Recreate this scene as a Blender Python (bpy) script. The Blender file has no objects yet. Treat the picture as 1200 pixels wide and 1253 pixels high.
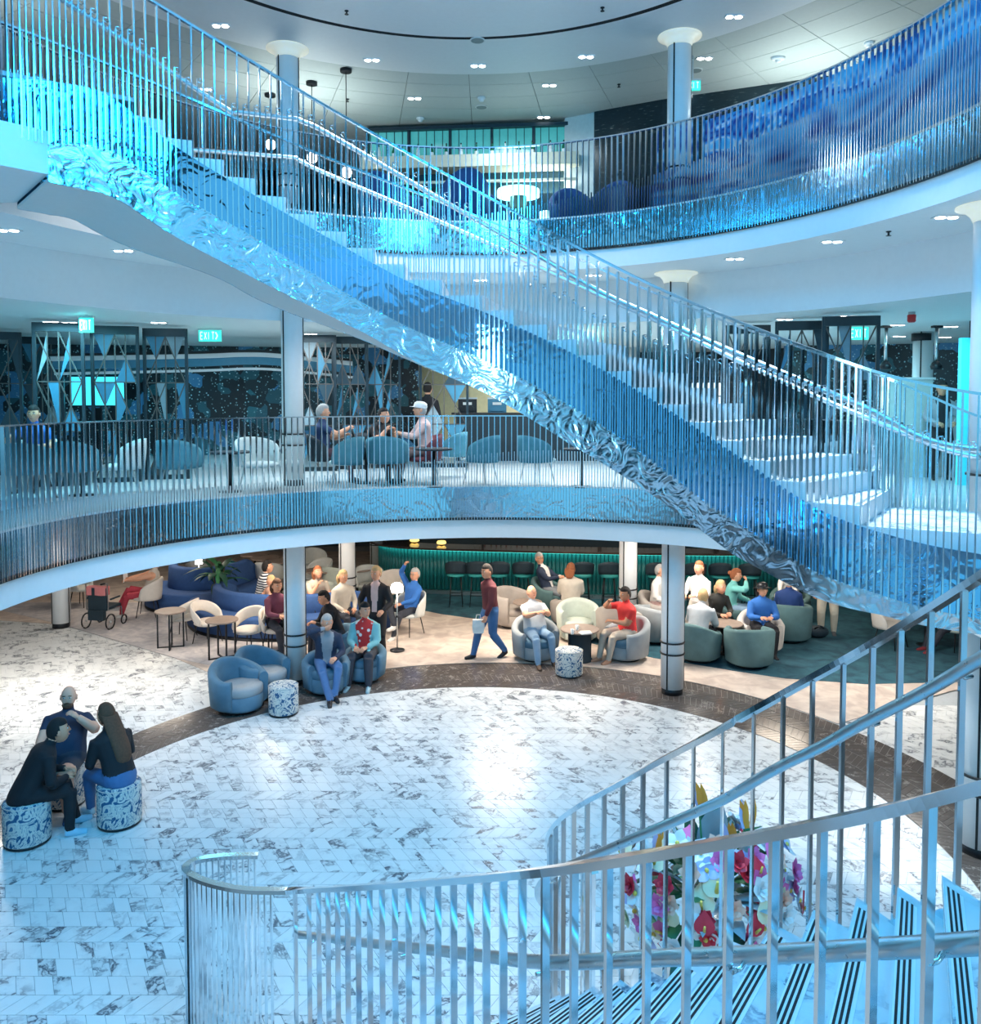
import bpy, bmesh, math, random
from math import sin, cos, pi, radians, sqrt, hypot, atan2, tan
from mathutils import Vector, Matrix
random.seed(7)
SC = bpy.context.scene
COL = SC.collection

# ------------------------------------------------------------------ camera
EYE = Vector((0.0, 0.0, 4.75)); FPX = 1050.0; PITCH = radians(2.6); YP = 532.0
cam_d = bpy.data.cameras.new('camera'); cam = bpy.data.objects.new('camera', cam_d); COL.objects.link(cam)
cam.location = EYE; cam.rotation_euler = (pi/2 - PITCH, 0, 0)
cam_d.sensor_fit = 'VERTICAL'; cam_d.sensor_height = 36.0; cam_d.sensor_width = 36.0
cam_d.lens = FPX*36.0/1253.0; cam_d.shift_y = (YP - 626.5)/1253.0
cam_d.clip_start = 0.05; cam_d.clip_end = 200
SC.camera = cam

def ray(x, y):                       # direction of a photo pixel
    u = (x-600.0)/FPX; v = (YP-y)/FPX
    return Vector((u, cos(PITCH)+v*sin(PITCH), -sin(PITCH)+v*cos(PITCH)))
def on_z(x, y, z=0.0):               # where that pixel meets the height z
    r = ray(x, y); t = (z-EYE.z)/r.z
    return Vector((EYE.x+r.x*t, EYE.y+r.y*t, z))
def on_d(x, y, Y):                   # the same pixel at depth Y
    r = ray(x, y); t = Y/r.y
    return EYE + r*t

# ------------------------------------------------------------------ view, world, large lights
SC.view_settings.view_transform = 'Standard'; SC.view_settings.look = 'None'
SC.view_settings.gamma = 1.0; SC.view_settings.exposure = 0.26
try: SC.view_settings.use_curve_mapping = False
except Exception: pass
W = bpy.data.worlds.new('world'); SC.world = W; W.use_nodes = True
bg = W.node_tree.nodes['Background']; bg.inputs[0].default_value = (0.15, 0.56, 0.87, 1); bg.inputs[1].default_value = 0.95

def area(name, loc, size, power, color, target=None, shape='DISK', size_y=None, spread=None):
    d = bpy.data.lights.new(name, 'AREA'); d.energy = power; d.color = color; d.shape = shape; d.size = size
    if size_y: d.size_y = size_y
    if spread: d.spread = radians(spread)
    o = bpy.data.objects.new(name, d); COL.objects.link(o); o.location = loc
    if target is not None:
        o.rotation_euler = (Vector(target)-Vector(loc)).to_track_quat('-Z', 'Y').to_euler()
    return o
BLUE = (0.02, 0.48, 1.0); CYAN = (0.25, 0.80, 1.0); COOL = (0.78, 0.93, 1.0); WARM = (1.0, 0.86, 0.70)
# blue show lights of the atrium, hung under its ceiling
area('atrium_wash_light', (-2.6, 3.0, 10.0), 3.2, 600, BLUE, (-1.5, 9.0, 2.0))
area('atrium_wash_light', (2.8, 3.0, 10.0), 3.2, 500, BLUE, (1.8, 8.0, 2.0))
# white downlight of the oculus
area('atrium_white_light', (-0.8, 10.4, 10.15), 2.4, 185, (1.0, .95, .90), (-2.2, 10.6, 0.0), spread=120)
area('atrium_white_light', (2.4, 9.2, 10.15), 1.2, 75, (.80, .93, 1.0), (3.3, 7.9, 3.8), spread=45)  # added spot that brightens the lower treads of the diagonal stair
# lamps in the lower lounge ceiling
for (lx, ly, e, c) in ((-7.2, 13.2, 95, (1, .95, .88)), (-3.8, 16.3, 75, WARM), (0.2, 15.6, 105, WARM), (3.6, 15.6, 75, (1, .92, .82)),
                       (6.4, 13.4, 70, (1, .96, .90)), (-7.5, 19.5, 32, WARM), (2.0, 18.8, 34, WARM), (6.0, 17.5, 30, WARM)):
    area('lounge_ceiling_light', (lx, ly, 2.44), 1.2, e, c, (lx, ly, 0))
for (lx, ly) in ((-4.5, 1.0), (4.5, 1.0), (0.0, -1.5)):
    area('lounge_ceiling_light', (lx, ly, 2.44), 1.2, 55, (.85, .95, 1), (lx, ly, 0))  # added unseen lamps, lightening what the mirrored skirts reflect
# mid deck lounge ceiling lights
for (lx, ly, e, c) in ((-6.6, 12.9, 75, CYAN), (-3.4, 15.2, 75, COOL), (0.0, 15.9, 85, (1, .98, .94)), (3.4, 15.6, 80, COOL), (6.8, 13.2, 75, CYAN),
                       (-7.0, 18.3, 40, CYAN), (2.0, 20.5, 100, (1, .97, .88)), (6.5, 17.6, 60, CYAN)):
    area('mid_ceiling_light', (lx, ly, 5.90), 1.0, e, c, (lx, ly, 3))
for (lx, ly) in ((-4.4, 0.2), (4.4, 0.2)):
    area('bulkhead_fill_light', (lx, ly, 5.75), 2.6, 120, (.40, .80, 1.0), (lx*.8, 14.0, 5.9))  # added fill from behind the camera, brightens the bulkhead under the upper deck
# upper deck: downlights, plus added uplights that brighten the ceiling
for (lx, ly, e, c) in ((-5.0, 14.5, 40, COOL), (0.2, 16.4, 50, COOL), (5.2, 14.0, 40, COOL), (0.5, 19.2, 80, (.75, 1, .95))):
    area('upper_ceiling_light', (lx, ly, 10.05), 1.0, e, c, (lx, ly, 7))
for (lx, ly, e) in ((-3.5, 16.0, 42), (1.0, 18.0, 48), (5.4, 14.6, 42), (7.0, 10.5, 26), (-7.0, 11.5, 26)):
    area('ceiling_fill_uplight', (lx, ly, 8.9), 1.6, e, (.86, 1, .97), (lx, ly, 10.3))

# ------------------------------------------------------------------ materials
MATS = {}
def nodemat(name):
    m = bpy.data.materials.new(name); m.use_nodes = True
    nt = m.node_tree; b = nt.nodes['Principled BSDF']
    MATS[name] = m
    return m, nt, b
def setin(b, **k):
    for n, v in k.items():
        if n in b.inputs: b.inputs[n].default_value = v
def mat(name, col, rough=0.6, metal=0.0, var=0.12, scale=14.0, bump=0.0, emit=None, estr=0.0, spec=None, alpha=None, trans=None, coat=None):
    if name in MATS: return MATS[name]
    m, nt, b = nodemat(name)
    N = nt.nodes; L = nt.links
    b.inputs['Roughness'].default_value = rough; b.inputs['Metallic'].default_value = metal
    tc = N.new('ShaderNodeTexCoord'); nz = N.new('ShaderNodeTexNoise'); nz.inputs['Scale'].default_value = scale; nz.inputs['Detail'].default_value = 3
    L.new(tc.outputs['Object'], nz.inputs['Vector'])
    mx = N.new('ShaderNodeMix'); mx.data_type = 'RGBA'
    c = tuple(col[:3])
    mx.inputs[6].default_value = tuple(max(0, x*(1-var)) for x in c)+(1,); mx.inputs[7].default_value = tuple(min(1, x*(1+var)) for x in c)+(1,)
    L.new(nz.outputs['Fac'], mx.inputs[0]); L.new(mx.outputs[2], b.inputs['Base Color'])
    if bump:
        bp = N.new('ShaderNodeBump'); bp.inputs['Strength'].default_value = bump; bp.inputs['Distance'].default_value = 0.02
        L.new(nz.outputs['Fac'], bp.inputs['Height']); L.new(bp.outputs['Normal'], b.inputs['Normal'])
    if emit: b.inputs['Emission Color'].default_value = tuple(emit)+(1,); b.inputs['Emission Strength'].default_value = estr
    if spec is not None: b.inputs['Specular IOR Level'].default_value = spec
    if trans: b.inputs['Transmission Weight'].default_value = trans
    if alpha is not None: b.inputs['Alpha'].default_value = alpha
    if coat: b.inputs['Coat Weight'].default_value = coat; b.inputs['Coat Roughness'].default_value = 0.05
    return m

def ramp(nt, stops):
    r = nt.nodes.new('ShaderNodeValToRGB'); e = r.color_ramp.elements
    while len(e) < len(stops): e.new(0.5)
    for k, (p, c) in enumerate(stops): e[k].position = p; e[k].color = tuple(c)+(1,)
    return r
def marble(name, base=(.86, .87, .86), vein=(.045, .055, .075), rough=0.16, scale=1.0, attr=True, amount=1.0):
    m, nt, b = nodemat(name); N = nt.nodes; L = nt.links
    tc = N.new('ShaderNodeTexCoord'); geo = N.new('ShaderNodeNewGeometry')
    at = N.new('ShaderNodeAttribute'); at.attribute_name = 'rnd'
    off = N.new('ShaderNodeVectorMath'); off.operation = 'MULTIPLY_ADD'
    L.new(at.outputs['Vector'], off.inputs[0]); off.inputs[1].default_value = (37, 53, 29); L.new(geo.outputs['Position'], off.inputs[2])
    dn = N.new('ShaderNodeTexNoise'); dn.inputs['Scale'].default_value = 2.6*scale; dn.inputs['Detail'].default_value = 4
    L.new(off.outputs[0], dn.inputs['Vector'])
    ad = N.new('ShaderNodeVectorMath'); ad.operation = 'MULTIPLY_ADD'; L.new(dn.outputs['Color'], ad.inputs[0]); ad.inputs[1].default_value = (.75/scale,)*3; L.new(off.outputs[0], ad.inputs[2])
    n1 = N.new('ShaderNodeTexNoise'); n1.inputs['Scale'].default_value = 2.2*scale; n1.inputs['Detail'].default_value = 5; n1.inputs['Roughness'].default_value = .6
    L.new(ad.outputs[0], n1.inputs['Vector'])
    sb = N.new('ShaderNodeMath'); sb.operation = 'SUBTRACT'; L.new(n1.outputs['Fac'], sb.inputs[0]); sb.inputs[1].default_value = .5
    ab = N.new('ShaderNodeMath'); ab.operation = 'ABSOLUTE'; L.new(sb.outputs[0], ab.inputs[0])
    r1 = ramp(nt, [(0.0, (1, 1, 1)), (.012*amount, (.75, .75, .75)), (.035*amount, (.18, .18, .18)), (.11*amount, (0, 0, 0))]); L.new(ab.outputs[0], r1.inputs[0])
    n2 = N.new('ShaderNodeTexNoise'); n2.inputs['Scale'].default_value = 1.3*scale; n2.inputs['Detail'].default_value = 2; L.new(off.outputs[0], n2.inputs['Vector'])
    r2 = ramp(nt, [(.42, (0, 0, 0)), (.60, (1, 1, 1))]); L.new(n2.outputs['Fac'], r2.inputs[0])
    ml = N.new('ShaderNodeMath'); ml.operation = 'MULTIPLY'; L.new(r1.outputs[0], ml.inputs[0]); L.new(r2.outputs[0], ml.inputs[1])
    mx = N.new('ShaderNodeMix'); mx.data_type = 'RGBA'; L.new(ml.outputs[0], mx.inputs[0]); mx.inputs[6].default_value = base+(1,); mx.inputs[7].default_value = vein+(1,)
    L.new(mx.outputs[2], b.inputs['Base Color']); b.inputs['Roughness'].default_value = rough
    return m
marble('marble', base=(.80, .81, .80), vein=(.03, .045, .075), rough=.30, amount=1.05)
marble('tread_marble', base=(.66, .70, .73), vein=(.10, .15, .22), rough=.25, scale=1.1, amount=1.2)
marble('brown_stone', base=(.115, .095, .085), vein=(.45, .40, .36), rough=.14, scale=1.2, amount=.35)

def steel(name, col=(.78, .83, .86), rough=.10, wave=0.0, wscale=3.0):
    m, nt, b = nodemat(name); N = nt.nodes; L = nt.links
    b.inputs['Base Color'].default_value = tuple(col)+(1,); b.inputs['Metallic'].default_value = 1.0; b.inputs['Roughness'].default_value = rough
    tc = N.new('ShaderNodeTexCoord'); nz = N.new('ShaderNodeTexNoise'); nz.inputs['Scale'].default_value = wscale; nz.inputs['Detail'].default_value = 1.5 if wave else 6
    nz.inputs['Distortion'].default_value = 2.2 if wave else 0
    L.new(tc.outputs['Object'], nz.inputs['Vector'])
    if wave:
        bp = N.new('ShaderNodeBump'); bp.inputs['Strength'].default_value = 1.0; bp.inputs['Distance'].default_value = wave
        L.new(nz.outputs['Fac'], bp.inputs['Height']); L.new(bp.outputs['Normal'], b.inputs['Normal'])
    else:
        mr = N.new('ShaderNodeMapRange'); mr.inputs[3].default_value = rough*.7; mr.inputs[4].default_value = rough*1.5
        L.new(nz.outputs['Fac'], mr.inputs[0]); L.new(mr.outputs[0], b.inputs['Roughness'])
    return m
steel('chrome', rough=.12, wscale=20)
steel('mirror_panel', col=(.70, .79, .85), rough=.06, wave=.006, wscale=3.0)
steel('stair_mirror_blue_reflection', col=(.34, .60, .80), rough=.05, wave=.006, wscale=3.0)  # reflected blue of the surroundings is put into the mirror's colour
steel('warped_steel', col=(.80, .86, .92), rough=.16, wave=.014, wscale=4.5)
steel('brushed', col=(.62, .66, .68), rough=.28, wscale=30)

mat('white_paint', (.85, .87, .88), .55, var=.03)
mat('ceiling_white', (.74, .77, .77), .6, var=.03)
mat('ceiling_grey', (.56, .61, .60), .55, var=.05)
mat('black_gap', (.006, .007, .009), .6)
mat('black_metal', (.012, .014, .018), .38, metal=.2)
mat('dark_frame', (.02, .035, .045), .35, metal=.3)
mat('column_white', (.78, .80, .81), .38, var=.03)
mat('lamp_white', (1, 1, 1), .4, emit=(1, .98, .95), estr=9.0)
mat('lamp_cream', (.86, .84, .70), .4, emit=(1, .95, .76), estr=.30)
mat('globe_white', (1, 1, 1), .4, emit=(1, .97, .93), estr=4.0)
mat('grout', (.42, .45, .47), .8)
mat('brown_grout', (.30, .26, .23), .8)
# ------------------------------------------------------------------ mesh helpers
class MB:
    def __init__(s): s.v = []; s.f = []; s.m = []; s.sm = []; s.rnd = []
    def add(s, vs, fs, mi=0, smooth=False, rnd=0.0):
        o = len(s.v); s.v += [tuple(v) for v in vs]
        for f in fs: s.f.append([i+o for i in f]); s.m.append(mi); s.sm.append(smooth); s.rnd.append(rnd)
        return s
    def box(s, c, d, rz=0.0, mi=0, M=None):
        x, y, z = d[0]/2, d[1]/2, d[2]/2; ca, sa = cos(rz), sin(rz); vs = []
        for (a, b, e) in ((-x, -y, -z), (x, -y, -z), (x, y, -z), (-x, y, -z), (-x, -y, z), (x, -y, z), (x, y, z), (-x, y, z)):
            p = Vector((a*ca-b*sa, a*sa+b*ca, e))
            if M is not None: p = M @ Vector((a, b, e))
            vs.append((p.x+c[0], p.y+c[1], p.z+c[2]))
        return s.add(vs, [(0, 3, 2, 1), (4, 5, 6, 7), (0, 1, 5, 4), (1, 2, 6, 5), (2, 3, 7, 6), (3, 0, 4, 7)], mi)
    def rings(s, R, mi=0, caps=True, smooth=True, closed=True):
        n = len(R[0]); vs = [p for r in R for p in r]; fs = []
        m = n if closed else n-1
        for k in range(len(R)-1):
            for i in range(m):
                j = (i+1) % n
                fs.append((k*n+i, k*n+j, (k+1)*n+j, (k+1)*n+i))
        o = len(s.v); s.add(vs, fs, mi, smooth)
        if caps and closed:
            s.f.append([o+i for i in range(n)][::-1]); s.m.append(mi); s.sm.append(False); s.rnd.append(0)
            s.f.append([o+(len(R)-1)*n+i for i in range(n)]); s.m.append(mi); s.sm.append(False); s.rnd.append(0)
        return s
    def tube(s, pts, r, n=8, mi=0, caps=True, flat=None):
        pts = [Vector(p) for p in pts]; R = []; prev = None
        for k, p in enumerate(pts):
            a = pts[max(0, k-1)]; b = pts[min(len(pts)-1, k+1)]
            t = (b-a); t = t.normalized() if t.length > 1e-9 else Vector((0, 0, 1))
            ref = Vector((0, 0, 1)) if abs(t.z) < .95 else Vector((0, 1, 0))
            if prev is not None and abs(t.z) >= .6: ref = prev
            u = t.cross(ref)
            u = u.normalized() if u.length > 1e-6 else Vector((1, 0, 0))
            w = u.cross(t).normalized(); prev = w
            rr = r[k] if isinstance(r, (list, tuple)) else r
            ru, rw = (rr, rr) if flat is None else flat
            if flat is None: R.append([p+u*(cos(2*pi*i/n)*ru)+w*(sin(2*pi*i/n)*rw) for i in range(n)])
            else: R.append([p+u*(a_*ru)+w*(b_*rw) for a_, b_ in ((1, 1), (-1, 1), (-1, -1), (1, -1))])
        return s.rings(R, mi, caps, smooth=flat is None)
    def lathe(s, prof, n=24, c=(0, 0, 0), mi=0, sx=1.0, sy=1.0, caps=True, smooth=True):
        R = [[(c[0]+r*sx*cos(2*pi*i/n), c[1]+r*sy*sin(2*pi*i/n), c[2]+z) for i in range(n)] for r, z in prof]
        return s.rings(R, mi, caps, smooth)
    def prism(s, poly, z0, z1, mi=0, smooth=False):
        n = len(poly); vs = [(p[0], p[1], z0) for p in poly]+[(p[0], p[1], z1) for p in poly]
        fs = [list(range(n))[::-1], list(range(n, 2*n))]+[(i, (i+1) % n, n+(i+1) % n, n+i) for i in range(n)]
        return s.add(vs, fs, mi, smooth)
    def ball(s, c, r, n=12, m=8, mi=0, M=None):
        rx, ry, rz = (r, r, r) if not isinstance(r, (tuple, list)) else r
        vs = []; fs = []
        for j in range(m+1):
            t = pi*j/m
            for i in range(n):
                p = Vector((rx*sin(t)*cos(2*pi*i/n), ry*sin(t)*sin(2*pi*i/n), rz*cos(t)))
                if M is not None: p = M @ p
                vs.append((p.x+c[0], p.y+c[1], p.z+c[2]))
        for j in range(m):
            for i in range(n):
                k = (i+1) % n; fs.append((j*n+i, (j+1)*n+i, (j+1)*n+k, j*n+k))
        return s.add(vs, fs, mi, True)
    def sheet(s, G, mi=0, smooth=True, thick=None):
        h = len(G); w = len(G[0]); vs = [p for r in G for p in r]
        s.add(vs, [(j*w+i, j*w+i+1, (j+1)*w+i+1, (j+1)*w+i) for j in range(h-1) for i in range(w-1)], mi, smooth)
        return s
    def slab(s, A, B, mi=0, smooth=True, soft=False):
        """closed solid between two point grids of the same size; crisp rim unless soft"""
        h = len(A); w = len(A[0]); n = h*w
        vs = [p for r in A for p in r]+[p for r in B for p in r]
        fs = [(j*w+i, j*w+i+1, (j+1)*w+i+1, (j+1)*w+i) for j in range(h-1) for i in range(w-1)]
        fs += [tuple(n+q for q in f[::-1]) for f in list(fs)]
        rim = []
        for i in range(w-1):
            rim.append((i+1, i, n+i, n+i+1)); a = (h-1)*w; rim.append((a+i, a+i+1, n+a+i+1, n+a+i))
        for j in range(h-1):
            rim.append((j*w, (j+1)*w, n+(j+1)*w, n+j*w)); a = w-1; rim.append(((j+1)*w+a, j*w+a, n+j*w+a, n+(j+1)*w+a))
        if soft: return s.add(vs, fs+rim, mi, smooth)
        s.add(vs, fs, mi, smooth)
        return s.add(list(vs), rim, mi, False)
    def data(s, name, mats):
        me = bpy.data.meshes.new(name); me.from_pydata(s.v, [], s.f)
        for m in (mats if isinstance(mats, (list, tuple)) else [mats]): me.materials.append(MATS[m])
        me.polygons.foreach_set('material_index', s.m); me.polygons.foreach_set('use_smooth', s.sm)
        if any(s.rnd):
            a = me.attributes.new('rnd', 'FLOAT_VECTOR', 'FACE'); buf = []
            for r in s.rnd: buf += [r, (r*7.31) % 1, (r*13.7) % 1]
            a.data.foreach_set('vector', buf)
        me.validate(); me.update()
        return me
    def build(s, name, mats, parent=None, loc=None, rz=None, kind=None):
        return link(name, s.data(name, mats), parent, loc, rz, kind)
def link(name, me, parent=None, loc=None, rz=None, kind=None):
    o = bpy.data.objects.new(name, me); COL.objects.link(o)
    if parent is not None: o.parent = parent
    if loc is not None: o.location = loc
    if rz is not None: o.rotation_euler = (0, 0, rz)
    if kind: o['kind'] = kind
    return o
def tag(o, label, cat, group=None):
    o['label'] = label; o['category'] = cat
    if group: o['group'] = group
    return o
def thing(name, label, cat, loc=(0, 0, 0), rz=0.0, group=None):
    o = bpy.data.objects.new(name, None); COL.objects.link(o); o.empty_display_size = .1
    o.location = loc; o.rotation_euler = (0, 0, rz)
    return tag(o, label, cat, group)
def struct(o): o['kind'] = 'structure'; return o
def dup(root, loc, rz=None, label=None, group=None, scale=None):
    r = root.copy(); COL.objects.link(r); r.location = loc
    if rz is not None: r.rotation_euler = (0, 0, rz)
    if label: r['label'] = label
    if group: r['group'] = group
    if scale: r.scale = scale
    for ch in root.children:
        c = ch.copy(); COL.objects.link(c); c.parent = r
        for g in ch.children:
            d = g.copy(); COL.objects.link(d); d.parent = c
    return r
def face(a):                        # 0 looks at the camera, 90 to the right, 180 away ; local forward is +Y
    return radians(180+a)
def catmull(P, n=8):
    P = [Vector(p) for p in P]; out = []
    for i in range(len(P)-1):
        p0 = P[max(0, i-1)]; p1 = P[i]; p2 = P[i+1]; p3 = P[min(len(P)-1, i+2)]
        for k in range(n):
            t = k/n
            out.append(.5*((2*p1)+(p2-p0)*t+(2*p0-5*p1+4*p2-p3)*t*t+(3*p1-p0-3*p2+p3)*t**3))
    out.append(P[-1]); return out
class Path:
    """polyline with horizontal arclength"""
    def __init__(s, pts):
        s.p = [Vector(q) for q in pts]; s.s = [0.0]
        for a, b in zip(s.p, s.p[1:]): s.s.append(s.s[-1]+hypot(b.x-a.x, b.y-a.y))
        s.L = s.s[-1]
    def at(s, t):
        t = min(max(t, 0), s.L)
        lo, hi = 0, len(s.s)-1
        while hi-lo > 1:
            m = (lo+hi)//2
            if s.s[m] <= t: lo = m
            else: hi = m
        d = s.s[hi]-s.s[lo]
        return s.p[lo].lerp(s.p[hi], (t-s.s[lo])/d if d > 1e-9 else 0)
    def tan(s, t):
        a = s.at(t-.06); b = s.at(t+.06); v = Vector((b.x-a.x, b.y-a.y, 0))
        return v.normalized() if v.length > 1e-9 else Vector((1, 0, 0))
def bar_mesh(w_along, w_across, name='baluster', mat_='chrome'):
    b = MB(); b.box((0, 0, .5), (w_along, w_across, 1)); return b.data(name, mat_)
# ------------------------------------------------------------------ the hall: three decks around an oval well
Z1, Z2, Z3 = 3.29, 7.44, 10.30
def proj(p):
    q = Vector(p)-EYE; fw = Vector((0, cos(PITCH), -sin(PITCH))); up = Vector((0, sin(PITCH), cos(PITCH)))
    d = q.dot(fw)
    return (600+FPX*q.x/d, YP-FPX*q.dot(up)/d, d) if d > .05 else (1e6, 1e6, d)
def hole_mid(t, off=0.0):
    ax, ay = 5.3, (4.92 if sin(t) >= 0 else 7.2)
    k = max(0.0, cos(t))**3*max(0.0, 1-max(0, sin(t))*1.6)
    ax = ax*(1-k)+4.55*k
    return (.09+(ax+off)*cos(t), 8.8+(ay+off)*sin(t))
def hole_up(t, off=0.0): return (-.35+(4.94+off)*cos(t), 7.4+(6.1+off)*sin(t))
def hole_top(t, off=0.0): return (-.38+(4.95+off)*cos(t), 7.5+(6.15+off)*sin(t))
X0, X1, Y0, Y1 = -15.0, 15.0, -4.0, 27.0
def outer(t, c=(0, 8.0)):
    dx, dy = cos(t), sin(t); k = 1e9
    if dx > 1e-9: k = min(k, (X1-c[0])/dx)
    if dx < -1e-9: k = min(k, (X0-c[0])/dx)
    if dy > 1e-9: k = min(k, (Y1-c[1])/dy)
    if dy < -1e-9: k = min(k, (Y0-c[1])/dy)
    return (c[0]+dx*k, c[1]+dy*k)
TH = [2*pi*i/160 for i in range(160)]
def ringsurf(b, fa, za, fb, zb, mi, smooth=True):
    b.rings([[(*fa(t), za) for t in TH], [(*fb(t), zb) for t in TH]], mi, caps=False, smooth=smooth)

def carpet_mat(name, c1, c2, scale=3.0, rough=.95):
    m, nt, b = nodemat(name); N = nt.nodes; L = nt.links
    g = N.new('ShaderNodeNewGeometry'); n1 = N.new('ShaderNodeTexNoise'); n1.inputs['Scale'].default_value = scale; n1.inputs['Detail'].default_value = 6; n1.inputs['Distortion'].default_value = 1.0
    L.new(g.outputs['Position'], n1.inputs['Vector']); r = ramp(nt, [(.35, c1), (.65, c2)]); L.new(n1.outputs['Fac'], r.inputs[0]); L.new(r.outputs[0], b.inputs['Base Color'])
    n2 = N.new('ShaderNodeTexNoise'); n2.inputs['Scale'].default_value = 160; bp = N.new('ShaderNodeBump'); bp.inputs['Strength'].default_value = .4; bp.inputs['Distance'].default_value = .004
    L.new(g.outputs['Position'], n2.inputs['Vector']); L.new(n2.outputs['Fac'], bp.inputs['Height']); L.new(bp.outputs['Normal'], b.inputs['Normal'])
    b.inputs['Roughness'].default_value = rough
carpet_mat('beige_carpet', (.47, .38, .33), (.66, .56, .48))
carpet_mat('grey_rose_carpet', (.40, .38, .40), (.58, .54, .53), 5)
carpet_mat('teal_carpet', (.012, .055, .085), (.03, .12, .16))
carpet_mat('mid_floor_stone', (.50, .56, .60), (.66, .72, .74), 2, rough=.3)
carpet_mat('upper_floor_carpet', (.04, .07, .12), (.08, .12, .18))

# lower floor -------------------------------------------------------
b = MB(); b.box(((X0+X1)/2, (Y0+Y1)/2, -.11), (X1-X0, Y1-Y0, .20)); floor = struct(b.build('floor', 'grout'))
TW, TD, SL = .150, .220, .125
RING_I = lambda t, o=0: (-.2+(4.95+o)*cos(t), 8.8+(5.0+o)*sin(t))
RING_O = lambda t, o=0: (.1+(5.85+o)*cos(t), 8.8+(6.25+o)*sin(t))
def in_el(x, y, cx, cy, a, c): return ((x-cx)/a)**2+((y-cy)/c)**2 < 1
TPOLY = [(-8.9, 19.8), tuple(on_z(86, 765)[:2]), tuple(on_z(215, 806)[:2]), tuple(on_z(262, 812)[:2])]
tiles = []
j = 0; y = 3.08
while y < 18.2:
    kind = -1 if j % 4 != 3 else 1
    x = -14.4 + (j*.061) % TW
    while x < 10.0:
        cx, cy = x+TW/2, y+TD/2
        ok = not (in_el(cx, cy, .1, 8.8, 5.65, 6.05) and not in_el(cx, cy, -.2, 8.8, 5.1, 5.15))
        px = proj((cx, cy, 0))
        if ok and -320 < px[0] < 1520 and px[1] < 1560:
            inside = in_el(cx, cy, -.2, 8.8, 5.1, 5.15)
            if inside or cy < 13.0 or (cx < -4 and cy < 18.2):
                tiles.append((cx, cy, kind, px[2], 0 <= px[0] <= 1200 and px[1] <= 1253 and (px[0] < 640 or px[1] < 1060)))
        x += TW
    y += TD; j += 1
def tile_geo(b, cx, cy, kind, rnd, o=(0, 0)):
    g = .0022; w = TW/2-g; d = TD/2-g; s = SL/2*kind; z = 0.0; zl = -.012
    P = [(-w-s, -d), (w-s, -d), (w+s, d), (-w+s, d)]
    vs = [(cx-o[0]+p[0]*1.012, cy-o[1]+p[1]*1.008, zl) for p in P]+[(cx-o[0]+p[0], cy-o[1]+p[1], z) for p in P]
    b.add(vs, [(4, 5, 6, 7), (0, 1, 5, 4), (1, 2, 6, 5), (2, 3, 7, 6), (3, 0, 4, 7)], 0, False, rnd)
order = sorted(range(len(tiles)), key=lambda k: tiles[k][3] if tiles[k][4] else 1e6)
sel = set(order[:290]); rest = MB()
for k, (cx, cy, kind, d, vis) in enumerate(tiles):
    r = random.random()*.98+.01
    if k in sel:
        t = MB(); tile_geo(t, cx, cy, kind, r, (cx, cy)); t.build('tile', 'marble', floor, loc=(cx, cy, 0))
    else: tile_geo(rest, cx, cy, kind, r)
rest.build('tile_field', 'marble', floor, kind='stuff')
# brown herringbone ring
b = MB(); n = 160
b.rings([[(*RING_I(t), z) for t in TH] if q == 0 else [(*RING_O(t), z) for t in TH] for q, z in ((0, -.008), (0, .002), (1, .002), (1, -.008))], 0, caps=False, smooth=False)
ringbase = b.build('ring_bed', 'brown_grout', floor)
ringrest = MB(); cand = []
for i in range(360):
    t0 = 2*pi*i/360
    for q in range(4):
        u0, u1 = q/4+.006, (q+1)/4-.006; lean = (.028 if q % 2 else -.028)
        def P(t, u):
            a = RING_I(t); c = RING_O(t); return (a[0]+(c[0]-a[0])*u, a[1]+(c[1]-a[1])*u)
        w = 2*pi/360*.93
        quad = [P(t0, u0), P(t0+w, u0), P(t0+w+lean, u1), P(t0+lean, u1)]
        c = (sum(p[0] for p in quad)/4, sum(p[1] for p in quad)/4); px = proj((*c, 0))
        if -320 < px[0] < 1520 and px[1] < 1560: cand.append((px[2], quad, c))
cand.sort(key=lambda k: k[0]+(0 if 0 <= proj((*k[2], 0))[0] <= 1200 else 50))
for k, (d, quad, c) in enumerate(cand):
    r = random.random()*.98+.01; ind = k < 250
    bb = MB() if ind else ringrest; o = c if ind else (0, 0)
    ar = sum(quad[i][0]*quad[(i+1) % 4][1]-quad[(i+1) % 4][0]*quad[i][1] for i in range(4))
    qd = quad if ar > 0 else quad[::-1]
    bb.add([(p[0]-o[0], p[1]-o[1], .001) for p in qd]+[(p[0]-o[0], p[1]-o[1], .006) for p in qd], [(4, 5, 6, 7), (0, 1, 5, 4), (1, 2, 6, 5), (2, 3, 7, 6), (3, 0, 4, 7)], 0, False, r)
    if ind: bb.build('ring_tile', 'brown_stone', floor, loc=(c[0], c[1], 0))
ringrest.build('ring_tile_field', 'brown_stone', floor, kind='stuff')
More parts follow.
